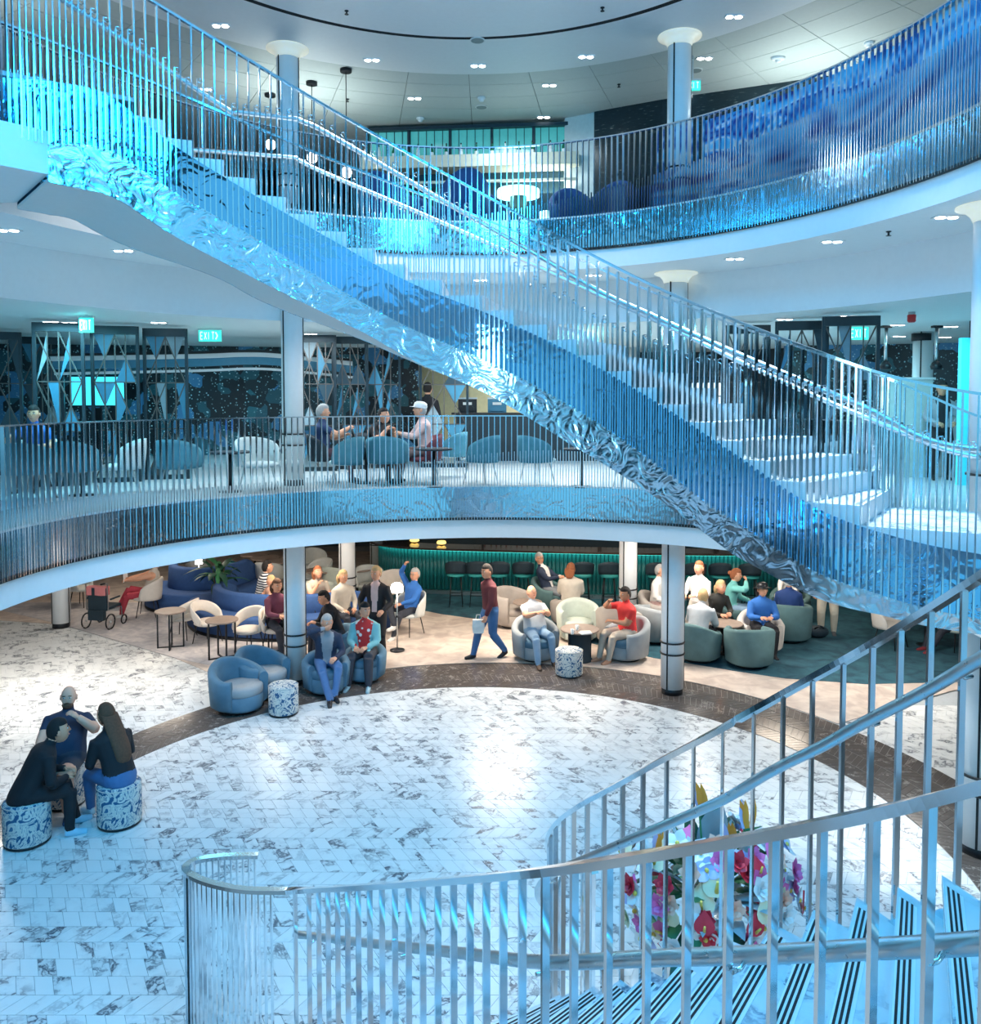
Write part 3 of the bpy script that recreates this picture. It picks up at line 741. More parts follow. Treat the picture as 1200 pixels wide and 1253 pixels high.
def bar_stool(T):
    s = .74
    b = MB(); b.lathe([(0, s+.02), (.17, s+.015), (.20, s-.01), (.20, s-.05), (.15, s-.06), (0, s-.06)], 24, caps=False); b.build('seat', 'teal_seat', T)
    A = []; B = []; n = 20
    for j in range(5):
        ra = []; rb = []
        for k in range(n+1):
            th = radians(-100+200*k/n); c = cos(th*.9); zt = s+.08+.24*c**.5 if c > 0 else s+.08; zb = s-.02+.06*max(0, c)
            z = zb+(zt-zb)*j/4; r = .235+.02*j/4; ra.append((sin(th)*r, -cos(th)*r, z)); rb.append((sin(th)*(r-.03), -cos(th)*(r-.03), z))
        A.append(ra); B.append(rb)
    b = MB(); b.slab(A, B, soft=True); b.build('backrest', 'dark_fabric', T)
    splay_legs(T, s-.05, .15, .21, 'black_metal', .014)
    b = MB(); q = [(cos(radians(45+90*k))*.19, sin(radians(45+90*k))*.19, .26) for k in range(5)]; b.tube(q, .009, n=6); b.build('footrest', 'black_metal', T)
def frame_table(T, r=.30, h=.72, top='wood_top'):
    b = MB(); b.lathe([(r-.01, h-.03), (r, h-.022), (r, h-.006), (r-.008, h)], 32); b.build('table_top', top, T)
    for k in range(4):
        a = radians(15+90*k); b = MB(); b.box((cos(a)*r*.82, sin(a)*r*.82, (h-.03)/2), (.028, .028, h-.03), a); b.build('leg', 'black_metal', T)
    for k in range(2):
        a = radians(15+90*k); b = MB(); b.box((0, 0, .02+.001*k), (r*1.64, .028, .03), a); b.build('base_bar', 'black_metal', T)
def pedestal_table(T, r=.33, h=.72, top='wood_top', base='black_metal', drum=False):
    b = MB(); b.lathe([(r-.012, h-.03), (r, h-.02), (r, h-.006), (r-.008, h)], 30); b.build('table_top', top, T)
    b = MB()
    if drum: b.lathe([(r*.66, 0), (r*.66, .03), (r*.60, .05), (r*.60, h-.05), (r*.66, h-.03)], 26)
    else: b.lathe([(.03, .02), (.025, h-.03)], 12)
    b.build('pedestal', base, T)
    if not drum: b = MB(); b.lathe([(r*.62, 0), (r*.62, .012), (.05, .025)], 26); b.build('foot_plate', base, T)
def pouf(T, r=.22, h=.45):
    b = MB(); b.lathe([(r*.96, .03), (r, .05), (r, h-.05), (r*.98, h-.015), (r*.90, h), (r*.5, h+.005), (0, h+.006)], 30, caps=False); b.build('body', 'leaf_print', T)
    b = MB(); b.lathe([(r*.9, 0), (r*.97, .01), (r*.97, .035)], 30); b.build('plinth', 'black_metal', T)
    b = MB(); b.lathe([(r*.985, h-.022), (r*1.015, h-.017), (r*.985, h-.010)], 30, caps=False); b.build('piping', 'cream_fabric', T)
def sofa(T, pts, m='navy_fabric', h=.78, th=.16):
    P = Path(catmull(pts, 8)); R = []; R2 = []
    for k in range(41):
        s = P.L*k/40; p = P.at(s); t = P.tan(s); nv = Vector((-t.y, t.x, 0))
        e = min(1, min(k, 40-k)/5)**.5; hh = h*(.72+.28*e)
        def Q(o, z): q = p+nv*o; return (q.x, q.y, z)
        R.append([Q(0, .06), Q(-.02, hh*.5), Q(-.03, hh-.06), Q(0, hh), Q(th*.6, hh+.01), Q(th, hh-.04), Q(th+.02, hh*.6), Q(th+.03, .06)])
        R2.append([Q(th, .08), Q(th, .40), Q(th+.06, .44), Q(th+.46, .45), Q(th+.52, .42), Q(th+.52, .08)])
    b = MB(); b.rings(R); b.build('backrest', m, T); b = MB(); b.rings(R2); b.build('seat', m, T)
    b = MB(); b.rings([[tuple(Vector(q)) for q in [(r[0][0], r[0][1], 0), (r[0][0], r[0][1], .06), (r2[4][0], r2[4][1], .06), (r2[4][0], r2[4][1], 0)]] for r, r2 in zip(R, R2)]); b.build('plinth', 'black_metal', T)
def put(name, label, cat, px, ang, fn, group=None, z=0.0, **k):
    p = on_z(px[0], px[1], z); T = thing(name, label, cat, (p.x, p.y, z), face(ang), group); fn(T, **k); return T
# ------------------------------------------------------------------ lower lounge
put('tub_chair', 'slate blue velvet tub chair on the dark stone ring beside the leaf print pouf', 'armchair', (292, 868), 55, tub_chair, m_out='velvet_blue', m_in='velvet_grey', w=.84)
put('tub_chair', 'slate blue velvet tub chair tucked between its twin and the white column', 'armchair', (322, 850), 62, tub_chair, m_out='velvet_blue', m_in='velvet_grey', w=.84)
put('pouf', 'leaf print drum pouf beside the empty blue tub chairs', 'pouf', (347, 873), 0, pouf)
put('tub_chair', 'blue tub chair under the seated man in jeans beside the column', 'armchair', (399, 846), 20, tub_chair, m_out='velvet_blue', w=.72, h=.62, arm=.5)
put('tub_chair', 'blue tub chair under the woman in the turquoise jacket', 'armchair', (447, 832), -5, tub_chair, m_out='velvet_blue', w=.66, h=.58, arm=.48)
# frame tables and cream chairs at the left
put('side_table', 'round brown table on black square frame beside the lone cream chair', 'table', (209, 793), 0, frame_table, r=.28)
put('side_table', 'round brown table on black square frame closest to the blue tub chairs', 'table', (272, 806), 20, frame_table, r=.29)
put('side_table', 'round brown table on black frame half hidden behind the white column', 'table', (344, 797), 10, frame_table, r=.28)
CC = dict(m_out='cream_fabric', w=.60, h=.80)
put('dining_chair', 'cream open-back chair drawn up to the small brown table beside the wheelchair', 'chair', (224, 781), -100, shell_chair, **CC)
put('dining_chair', 'cream open-back chair between the two brown frame tables', 'chair', (254, 787), 65, shell_chair, **CC)
put('dining_chair', 'cream open-back chair against the front of the blue curved sofa', 'chair', (305, 797), -20, shell_chair, **CC)
put('dining_chair', 'cream open-back chair partly behind the white column', 'chair', (338, 796), 40, shell_chair, **CC)
put('dining_chair', 'cream chair with the reader in red trousers', 'chair', (181, 754), -80, shell_chair, m_out='cream_fabric', w=.62, h=.84, opening=False)
put('dining_chair', 'pale grey chair just behind the wheelchair', 'chair', (100, 742), 80, shell_chair, m_out='pale_fabric', opening=False)
s1 = on_z(236, 744)
T = thing('sofa', 'rounded royal blue sofa behind the reader in red trousers', 'sofa', (s1.x, s1.y, 0)); sofa(T, [(.95, 1.3, 0), (.72, .45, 0), (.15, .02, 0), (-.42, .22, 0), (-.62, .9, 0)], h=.92)
s1 = on_z(304, 768)
T = thing('sofa', 'long curved royal blue sofa behind the cream chairs', 'sofa', (s1.x, s1.y, 0)); sofa(T, [(2.6, .3, 0), (1.6, -.25, 0), (.6, -.4, 0), (-.3, -.1, 0), (-.75, .6, 0), (-.6, 1.3, 0)], h=.78)
# far left seating
for i, (px, ang, m, lb) in enumerate([((330, 728), 170, 'pale_fabric', 'grey shell chair seen from behind near the palm'), ((296, 728), 120, 'teal_fabric', 'dark teal shell chair beside the potted palm'), ((384, 712), 30, 'pale_fabric', 'pale shell chair behind the round dark tables'),
        ((390, 727), -40, 'pale_fabric', 'pale grey shell chair facing the dark tables beside the column'), ((391, 754), 175, 'pale_green', 'sage shell chair behind the woman with brown hair'), ((452, 738), 20, 'pale_fabric', 'pale shell chair behind the standing woman in black'), ((477, 745), -30, 'cream_fabric', 'cream shell chair beside the white column and bar'),
        ((501, 776), -40, 'pale_fabric', 'pale shell chair carrying the man in the blue sweater'), ((412, 735), 160, 'pale_green', 'sage shell chair at the foot of the far white column'), ((242, 712), 90, 'velvet_grey', 'dark grey chair beside the small table lamps')]):
    put('shell_chair', lb, 'chair', px, ang, shell_chair, m_out=m, w=.64, h=.84, opening=False)
for px, lb in (((312, 712), 'small round table between the palm and the column, farthest of three'), ((325, 717), 'small round table between the palm and the column, middle of three'), ((337, 722), 'small round table between the palm and the column, closest of three'), ((437, 733), 'small round table behind the standing woman in black'),
               ((244, 737), 'small dark table carrying a glowing lamp beside the palm'), ((215, 722), 'small dark table carrying a glowing lamp far behind the sofa'), ((392, 735), 'low grey round table in front of the shell chairs')):
    put('cafe_table', lb, 'table', px, 0, pedestal_table, r=.36, top='dark_fabric' if 'dark' in lb else 'wood_top')
def table_lamp(T, h=.32):
    b = MB(); b.lathe([(.055, 0), (.055, .012), (.010, .02), (.008, h-.14)], 14); b.build('stem', 'brushed', T)
    b = MB(); b.lathe([(.075, h-.15), (.085, h-.15), (.07, h), (.0, h)], 18, caps=False); b.build('lamp_shade', 'globe_white', T)
for px, lb in (((244, 737), 'small glowing table lamp on the dark table beside the palm'), ((215, 722), 'small glowing table lamp far behind the rounded sofa')):
    p = on_z(*px); T = thing('table_lamp', lb, 'lamp', (p.x, p.y, .721)); table_lamp(T)
p = on_z(486, 797); T = thing('floor_lamp', 'slim floor lamp with white dome shade beside the woman in black', 'lamp', (p.x, p.y, .016))
b = MB(); b.lathe([(.135, 0), (.135, .02), (.02, .03)], 24); b.build('base', 'black_metal', T)
b = MB(); b.lathe([(.011, .02), (.011, 1.12)], 10); b.build('pole', 'brushed', T)
b = MB(); b.lathe([(.11, 1.10), (.12, 1.12), (.12, 1.18), (.10, 1.24), (.05, 1.27), (0, 1.275)], 24, caps=False); b.build('lamp_shade', 'globe_white', T)
b = MB(); b.lathe([(.018, .62), (.018, .66)], 10); b.build('switch', 'black_metal', T)

# potted palm
mat('leaf_dark', (.015, .075, .045), .45, var=.4); mat('leaf_mid', (.03, .16, .06), .45, var=.4); mat('pot_dark', (.03, .03, .035), .5); mat('trunk', (.10, .07, .04), .8)
def blade(b, base, dirv, L, w, droop, n=5, mi=0, up=Vector((0, 0, 1))):
    d = Vector(dirv).normalized(); side = d.cross(up); side = side.normalized() if side.length > 1e-4 else Vector((1, 0, 0)); G = []
    for k in range(n+1):
        t = k/n; c = Vector(base)+d*(L*t)-Vector((0, 0, droop*L*t*t)); ww = w*sin(pi*min(1, .06+t*.94))**.8*(1 if k < n else .05)
        G.append([c-side*ww, c+Vector((0, 0, ww*.25)), c+side*ww])
    b.sheet(G, mi)
p = on_z(268, 752); T = thing('potted_palm', 'dark green potted palm behind the blue sofa', 'plant', (p.x, p.y, 0))
b = MB(); b.lathe([(.16, 0), (.22, .40), (.23, .42), (.20, .42), (.19, .36), (0, .36)], 20, caps=False); b.build('pot', 'pot_dark', T)
b = MB()
for k in range(4): a = k*1.6; b.tube([(cos(a)*.04, sin(a)*.04, .3), (cos(a)*.12, sin(a)*.12, 1.0)], [.02, .012], n=6)
b.build('stem', 'trunk', T)
for k in range(26):
    a = random.random()*6.28; el = random.uniform(-.1, 1.1); r = random.uniform(.02, .10)
    b = MB(); blade(b, (cos(a)*r, sin(a)*r, random.uniform(.6, 1.1)), (cos(a)*cos(el), sin(a)*cos(el), sin(el)), random.uniform(.45, .8), random.uniform(.05, .085), random.uniform(.3, .8)); b.build('leaf', random.choice(('leaf_dark', 'leaf_mid', 'leaf_dark')), T)

# wheelchair seen from behind
mat('coat_pink', (.62, .20, .20), .8)
p = on_z(125, 768); T = thing('wheelchair', 'black wheelchair seen from behind with a pink coat over its back', 'wheelchair', (p.x, p.y, 0), face(170))
b = MB(); b.box((0, -.12, .62), (.42, .05, .46)); b.build('backrest', 'dark_fabric', T)
b = MB(); b.box((0, .12, .42), (.42, .42, .06)); b.build('seat', 'dark_fabric', T)
b = MB(); G = [[(x, -.155-.02*sin(x*20), z) for x in (-.22, -.1, 0, .1, .22)] for z in (.70, .80, .875)]; G2 = [[(q[0], q[1]+.09, q[2]+.01) for q in r] for r in G]; b.slab(G, G2); b.build('coat', 'coat_pink', T)
for sx in (-1, 1):
    b = MB(); b.tube([(sx*.24, -.30, .98), (sx*.24, -.16, .96), (sx*.24, -.14, .40), (sx*.24, .30, .38), (sx*.24, .34, .10)], .013, n=7); b.build('side_frame', 'brushed', T)
    b = MB(); b.tube([(sx*.24, -.36, .98), (sx*.24, -.24, .975)], .019, n=8); b.build('push_handle', 'black_metal', T)
    b = MB(); b.tube([(sx*.27, -.10, .62), (sx*.27, .20, .62)], .02, n=8); b.build('armrest', 'dark_fabric', T)
    for (wy, r) in ((-.12, .15), (.34, .09)):
        b = MB(); q = [(sx*.27, wy+cos(a)*r, r+.016+sin(a)*r) for a in [2*pi*i/20 for i in range(21)]]; b.tube(q, .016, n=6)
        w = b.build('wheel', 'black_metal', T); b = MB(); b.tube([(sx*.25, wy, r+.016), (sx*.29, wy, r+.016)], .02, n=8); b.build('hub', 'brushed', w)
        b = MB()
        for i in range(6): a = i*pi/3; b.tube([(sx*.27, wy, r+.016), (sx*.27, wy+cos(a)*r, r+.016+sin(a)*r)], .004, n=4)
        b.build('spokes', 'brushed', w)
b = MB(); b.box((0, -.16, .30), (.34, .10, .20)); b.build('bag', 'dark_fabric', T)

# centre group
put('tub_chair', 'grey tub chair under the bald man in the grey shirt', 'armchair', (655, 806), 18, tub_chair, m_out='velvet_grey', m_in='velvet_blue', w=.82)
put('tub_chair', 'pale green tub chair behind the round drum table', 'armchair', (707, 783), 0, tub_chair, m_out='pale_green', w=.80, h=.76, arm=.62)
put('tub_chair', 'grey tub chair under the woman in the red shirt', 'armchair', (766, 806), -62, tub_chair, m_out='velvet_grey', m_in='velvet_blue', w=.82)
T = put('drum_table', 'round wood table on a dark drum base between three tub chairs', 'table', (709, 808), 0, pedestal_table, r=.35, h=.58, drum=True, base='dark_fabric')
put('pouf', 'leaf print drum pouf in front of the round drum table', 'pouf', (696, 826), 0, pouf, r=.235)
put('tub_chair', 'empty taupe tub chair beside the walking man', 'armchair', (627, 766), 40, tub_chair, m_out='velvet_taupe', w=.82, h=.78, arm=.66)
put('tub_chair', 'dark tub chair under the man in navy beside the bar stools', 'armchair', (672, 748), 60, tub_chair, m_out='velvet_green', w=.80)
put('tub_chair', 'taupe tub chair under the woman in the beige sweater', 'armchair', (698, 765), 175, tub_chair, m_out='velvet_taupe', w=.80, h=.62, arm=.5)
put('tub_chair', 'grey winged tub chair turned away behind the woman in red', 'armchair', (757, 788), 160, tub_chair, m_out='velvet_taupe', m_in='velvet_blue', w=.84, h=.84, arm=.6)
put('cafe_table', 'small dark table beside the couple near the bar', 'table', (645, 772), 0, pedestal_table, r=.30, h=.6, top='wood_top')
# right groups
put('tub_chair', 'dark green tub chair under the hooded person in grey', 'armchair', (853, 808), 145, tub_chair, m_out='velvet_green', w=.80)
put('tub_chair', 'dark green tub chair seen squarely from behind, a coat over it', 'armchair', (916, 815), 178, tub_chair, m_out='velvet_green', w=.82, h=.74, arm=.66)
put('tub_chair', 'charcoal tub chair behind the white haired man in navy', 'armchair', (964, 784), 160, tub_chair, m_out='velvet_green', m_in='velvet_blue', w=.84, h=.78, arm=.7)
put('tub_chair', 'grey green tub chair left of the white column', 'armchair', (800, 785), 130, tub_chair, m_out='velvet_grey', w=.80, h=.74, arm=.64)
put('tub_chair', 'taupe tub chair beside the white column holding a pale coat', 'armchair', (804, 768), 60, tub_chair, m_out='velvet_taupe', w=.78)
put('tub_chair', 'teal tub chair under the woman in the turquoise cardigan', 'armchair', (893, 774), 70, tub_chair, m_out='velvet_green', w=.78)
put('tub_chair', 'dark tub chair under the person in white with a magazine', 'armchair', (966, 760), -30, tub_chair, m_out='velvet_green', w=.78)
put('cafe_table', 'low round table among the people beside the white column', 'table', (886, 800), 0, pedestal_table, r=.33, h=.58, top='wood_top')
put('shell_chair', 'cream shell chair on the dark teal carpet below the staircase', 'chair', (1089, 792), 35, shell_chair, m_out='cream_fabric', w=.68, h=.80, opening=False)
put('shell_chair', 'grey shell chair with the dark trousered sitter below the staircase', 'chair', (1168, 795), -75, shell_chair, m_out='pale_green', w=.68, h=.76, opening=False)
put('cafe_table', 'round pale table between the two chairs below the staircase', 'table', (1132, 790), 0, pedestal_table, r=.36, h=.66, top='pale_top')
# things on tables
mat('glass', (.85, .95, .95), .05, trans=.9, var=0); mat('paper', (.82, .82, .80), .7)
def cup(lb, px, z):
    p = on_z(px[0], px[1], z); T = thing('cup', lb, 'cup', (p.x, p.y, z))
    b = MB(); b.lathe([(.025, 0), (.035, .09), (.032, .09), (.022, .008), (0, .008)], 14, caps=False); b.build('body', 'paper', T)
    b = MB(); b.tube([(.034, 0, .075), (.06, 0, .06), (.055, 0, .03), (.03, 0, .025)], .005, n=5); b.build('handle', 'paper', T)
cup('white cup at the back of the round drum table', (706, 771), .581); cup('white cup beside the papers on the round drum table', (700, 776), .581)
p = on_z(716, 775, .581); b = MB(); b.box((0, 0, .008), (.20, .15, .016), .3); b.box((.01, .02, .02), (.18, .14, .008), .1); tag(b.build('papers', 'paper', None, loc=(p.x, p.y, .581)), 'stack of white papers on the round drum table', 'papers')
p = on_z(1000, 781); T = thing('backpack', 'black backpack on the carpet beside the beige trousers', 'bag', (p.x, p.y, .016))
b = MB(); b.ball((0, 0, .12), (.22, .14, .12), 14, 8); b.build('body', 'dark_fabric', T); b = MB(); b.tube([(-.1, -.1, .2), (-.02, -.16, .27), (.08, -.1, .21)], .014, n=6); b.build('strap', 'black_metal', T)

# bar -----------------------------------------------------------------
BP = Path(catmull([(-2.95, 22.4, 0), (-2.75, 21.2, 0), (-1.9, 20.55, 0), (0, 20.2, 0), (2.0, 19.95, 0), (4.2, 19.75, 0), (6.4, 19.75, 0), (8.2, 20.2, 0), (9.4, 21.2, 0)], 10))
T = thing('bar_counter', 'curved bar counter with lit teal fluted front and dark stone top', 'bar', (2.0, 19.95, 0)); TB = Vector(T.location)
mat('bar_teal', (.01, .17, .18), .35, var=.1); mat('bar_top', (.05, .04, .035), .12, var=.4, scale=5)
mat('bar_led', (.2, .9, .85), .4, emit=(.10, .85, .75), estr=2.6)
def bpart(b, nm, m): o = b.build(nm, m, T); o.location = -TB
def band(o0, o1, z0, z1, n=80):
    A = []; B = []
    for z in (z0, z1):
        A.append([(lambda p, t: (p.x-t.y*o0*-1*-1, p.y+t.x*o0, z))(BP.at(BP.L*k/n), BP.tan(BP.L*k/n)) for k in range(n+1)])
        B.append([(lambda p, t: (p.x-t.y*o1, p.y+t.x*o1, z))(BP.at(BP.L*k/n), BP.tan(BP.L*k/n)) for k in range(n+1)])
    b = MB(); b.slab(A, B); return b
bpart(band(.06, .14, .02, 1.06), 'front_panel', 'bar_teal'); bpart(band(-.22, .45, 1.09, 1.14), 'counter_top', 'bar_top'); bpart(band(-.02, .04, 1.05, 1.075), 'light_strip', 'bar_led')
bpart(band(-.06, .10, 0.0, .10), 'kick_base', 'brushed')
FL_M = MB(); FL_M.rings([[(cos(a)*.045, -abs(sin(a))*.03, z) for a in [pi*i/6 for i in range(7)]]+[(.0, .01, z)] for z in (0, .94)]); FLM = FL_M.data('flute', 'bar_teal')
n = int(BP.L/.095)
for k in range(n):
    s = .05+k*.095; p = BP.at(s); t = BP.tan(s); link('flute', FLM, T, loc=Vector((p.x-t.y*.06, p.y+t.x*.06, .10))-TB, rz=atan2(t.y, t.x))
sx = [558, 583, 610, 640, 713, 745, 803, 850, 880, 917]
st0 = None; ORD = ['first', 'second', 'third', 'fourth', 'fifth', 'sixth', 'seventh', 'eighth', 'ninth', 'tenth']
for x in sx:
    p = on_d(x, 735, 19.15-.0006*(x-600)); a = face(180+(x-600)*-.02)
    if st0 is None:
        st0 = thing('bar_stool', 'first dark bar stool from the brass lamp end of the fluted bar', 'stool', (p.x, p.y, .016), a, 'bar stools along the fluted bar'); bar_stool(st0)
    else: dup(st0, (p.x, p.y, .016), a, ORD[sx.index(x)]+' dark bar stool from the brass lamp end of the fluted bar')
# back bar with bottles
T2 = thing('back_bar', 'dark back bar shelf carrying bottles behind the counter', 'shelf', (2.5, 22.0, 0))
b = MB(); b.box((0, 0, .55), (9.0, .5, 1.1)); b.build('cabinet', 'dark_fabric', T2)
b = MB(); b.box((0, -.02, 1.115), (9.0, .5, .03)); b.build('shelf_board', 'bar_top', T2)
b = MB(); b.box((0, .22, 1.8), (9.0, .05, 1.3)); b.build('back_panel', 'wall_pale', T2)
for kx in (-3, 0, 3): b = MB(); b.box((kx+.3, -.1, 1.8), (.06, .3, 1.3)); b.build('upright', 'black_metal', T2)
btl = [((.02, .16, .08), 'green glass bottle on the back bar', 'bottle_green'), ((.30, .16, .05), 'amber bottle on the back bar', 'bottle_amber'), ((.70, .72, .70), 'clear glass bottle on the back bar', 'bottle_clear'), ((.35, .05, .05), 'red bottle on the back bar', 'bottle_red')]
for c, lb, mn in btl: mat(mn, c, .15)
protos = {}
for k in range(46):
    x = -.4+k*.135+random.uniform(-.02, .02)
    if abs(x-2.8) < .12: continue
    c, lb, mn = btl[random.choice((0, 1, 2, 2, 3))]
    if mn not in protos:
        o = thing('bottle', lb, 'bottle', (x, 21.85, 1.13), 0, 'bottles on the back bar: '+mn.split('_')[1])
        b = MB(); b.lathe([(.036, 0), (.038, .01), (.038, .17), (.014, .22), (.013, .27)], 12); b.build('body', mn, o)
        b = MB(); b.lathe([(.015, .265), (.015, .295)], 10); b.build('cap', 'black_metal', o); b = MB(); b.lathe([(.0385, .05), (.0385, .12)], 12, caps=False); b.build('paper_label', 'paper', o); protos[mn] = o
    else: dup(protos[mn], (x, 21.85, 1.13))
mat('brass_lit', (.8, .6, .2), .3, metal=.6, emit=(1, .7, .2), estr=1.5)
for px, lb in (((507, 664), 'small glowing brass lamp on the left end of the bar counter'), ((540, 667), 'dim brass lamp beside the brighter one on the bar counter')):
    p = on_z(px[0], px[1], 1.14); T = thing('bar_lamp', lb, 'lamp', (p.x, p.y, 1.14)); b = MB(); b.lathe([(.06, 0), (.06, .015), (.015, .03)], 14); b.build('base', 'black_metal', T); b = MB(); b.lathe([(.09, .03), (.12, .05), (.10, .10), (0, .12)], 16, caps=False); b.build('lamp_shade', 'brass_lit', T)
# ------------------------------------------------------------------ middle deck lounge
mat('screen_blue', (.1, .6, .8), .4, emit=(.05, .62, .85), estr=1.3); mat('tri_blue', (.05, .22, .34), .4); mat('tri_pale', (.24, .32, .36), .4); mat('tri_dark', (.02, .05, .07), .4); mat('bronze', (.12, .10, .09), .4, metal=.4)
def lattice(T, w, h, seed=0):
    rnd = random.Random(seed); f = .05
    for sx in (-1, 1): b = MB(); b.box((sx*(w/2-f/2), 0, h/2), (f, .07, h)); b.build('frame_post', 'dark_frame', T)
    b = MB(); b.box((0, 0, h-.07), (w-.06, .10, .14)); b.build('frame_head', 'dark_frame', T); b = MB(); b.box((0, 0, .04), (w-2*f, .07, .08)); b.build('frame_sill', 'dark_frame', T)
    iw = w-2*f; nx, nz = 2, 3; z0, z1 = .08, h-.14; dz = (z1-z0)/nz; dx = iw/nx
    for i in range(1, 4): b = MB(); b.box((-iw/2+iw*i/4, 0, (z0+z1)/2), (.018, .03, z1-z0)); b.build('mullion', 'bronze', T)
    for j in range(1, nz): b = MB(); b.box((0, 0, z0+dz*j), (iw, .03, .018)); b.build('transom', 'bronze', T)
    for i in range(nx):
        for j in range(nz):
            xa, xb = -iw/2+dx*i, -iw/2+dx*(i+1); za, zb = z0+dz*j, z0+dz*(j+1)
            for (p, q) in (((xa, za), (xb, zb)), ((xa, zb), (xb, za)))[rnd.randint(0, 1):][:rnd.randint(1, 2)]:
                b = MB(); b.tube([(p[0], 0, p[1]), (q[0], 0, q[1])], .012, flat=(.010, .010)); b.build('brace', 'bronze', T)
            xm, zm = (xa+xb)/2, (za+zb)/2
            tri = rnd.choice([[(xa, za), (xb, za), (xm, zm)], [(xa, zb), (xm, zm), (xa, za)], [(xm, zb), (xb, zb), (xb, za)], [(xa, zb), (xb, zb), (xm, zm)], [(xa, za), (xm, zm), (xm, zb)]])
            b = MB(); b.add([(x, -.006, z) for x, z in tri]+[(x, .006, z) for x, z in tri], [(0, 1, 2), (5, 4, 3), (0, 3, 4, 1), (1, 4, 5, 2), (2, 5, 3, 0)]); b.build('glass_triangle', rnd.choice(('tri_blue', 'tri_pale', 'tri_dark', 'tri_blue')), T)
LATT = [(71, 395, .76, 'tall dark lattice screen left of the television', 0), (140, 399, .76, 'tall dark lattice screen in front of the television', 0), (202, 402, .74, 'tall dark lattice screen right of the television', 0),
        (50, 407, .80, 'lattice screen set back behind the widest front screen', 1), (-4, 406, .8, 'lattice screen cut by the picture edge beside the lounge', 0), (388, 410, .72, 'lattice screen just right of the white column', 0), (428, 412, .72, 'lattice screen before the blue shimmering wall', 0), (468, 413, .72, 'lattice screen beside the standing waiter', 0),
        (543, 414, 1.0, 'lattice screen before the cream lit wall', 0), (915, 398, .72, 'lattice screen half behind the stair rail', 0), (981, 393, .80, 'lattice screen right of the lit shelves', 0), (1041, 387, .80, 'lattice screen beside the red alarm beacon', 0)]
for i, (x, yt, w, lb, back) in enumerate(LATT):
    zt = Z1+2.63; r = ray(x, yt); t = (zt-EYE.z)/r.z; p = EYE+r*t
    if back: p = on_d(x, yt, p.y+1.2)
    if i == 8: p = on_d(x, yt, 17.5)
    T = thing('lattice_screen', lb, 'screen', (p.x, p.y, Z1), atan2(-(p.x), p.y)*.6); lattice(T, w, 2.63, i)
# television
p = on_d(120, 478, 18.2); T = thing('television', 'wall television glowing cyan behind the lattice screens', 'television', (p.x, p.y, Z1+1.2))
b = MB(); b.box((0, 0, .36), (1.20, .06, .66)); b.build('casing', 'black_metal', T); b = MB(); b.box((0, -.034, .36), (1.12, .01, .60)); b.build('display', 'screen_blue', T)
b = MB(); b.box((0, .02, -.6), (.12, .06, 1.2)); b.build('stand_post', 'black_metal', T); b = MB(); b.box((0, .02, -1.185), (.6, .4, .03)); b.build('stand_foot', 'black_metal', T)
# shimmering walls
def sequin(name):
    m, nt, b = nodemat(name); N = nt.nodes; L = nt.links
    g = N.new('ShaderNodeNewGeometry'); mp = N.new('ShaderNodeMapping'); mp.inputs['Rotation'].default_value = (0, .78, 0); L.new(g.outputs['Position'], mp.inputs[0])
    v = N.new('ShaderNodeTexVoronoi'); v.inputs['Scale'].default_value = 2.8; v.distance = 'MANHATTAN'; L.new(mp.outputs[0], v.inputs['Vector']); sp = N.new('ShaderNodeSeparateColor'); L.new(v.outputs['Color'], sp.inputs[0])
    r = ramp(nt, [(.0, (.004, .008, .012)), (.42, (.006, .014, .02)), (.45, (.02, .10, .13)), (.68, (.03, .16, .20)), (.72, (.06, .22, .42)), (.88, (.03, .12, .16)), (.90, (.004, .008, .012))]); r.color_ramp.interpolation = 'CONSTANT'; L.new(sp.outputs[0], r.inputs[0])
    v2 = N.new('ShaderNodeTexVoronoi'); v2.inputs['Scale'].default_value = 17; L.new(mp.outputs[0], v2.inputs['Vector']); s2 = N.new('ShaderNodeSeparateColor'); L.new(v2.outputs['Color'], s2.inputs[0])
    dot = ramp(nt, [(.0, (1, 1, 1)), (.24, (1, 1, 1)), (.34, (0, 0, 0))]); L.new(v2.outputs['Distance'], dot.inputs[0])
    br = ramp(nt, [(.45, (0, 0, 0)), (.85, (1, 1, 1))]); L.new(s2.outputs[1], br.inputs[0])
    ml = N.new('ShaderNodeMath'); ml.operation = 'MULTIPLY'; L.new(dot.outputs[0], ml.inputs[0]); L.new(br.outputs[0], ml.inputs[1])
    mx = N.new('ShaderNodeMix'); mx.data_type = 'RGBA'; L.new(ml.outputs[0], mx.inputs[0]); L.new(r.outputs[0], mx.inputs[6]); mx.inputs[7].default_value = (.45, .72, .78, 1)
    L.new(mx.outputs[2], b.inputs['Base Color']); b.inputs['Roughness'].default_value = .3
sequin('sequin_blue')
def wallpiece(name, poly_px, z0, z1, th, m, depth):
    P = [on_d(x, 480, d) for x, d in poly_px]; b = MB(); A = []; B = []
    for z in (z0, z1): A.append([(p.x, p.y, z) for p in P]); B.append([(p.x, p.y+th, z) for p in P])
    b.slab(A, B, smooth=False); return struct(b.build(name, m))
wallpiece('wall_shimmer', [(-60, 20), (120, 20.6), (235, 21), (300, 21.4), (350, 21.6), (440, 21.8), (512, 22)], Z1, 5.97, .12, 'sequin_blue', 0)
wallpiece('wall_cream', [(512, 23), (575, 22.6), (700, 22.6)], Z1, 5.97, .12, 'wall_cream', 0)
wallpiece('wall_shelf_back', [(700, 24), (860, 24), (960, 22)], Z1, 5.97, .12, 'wall_dark', 0)
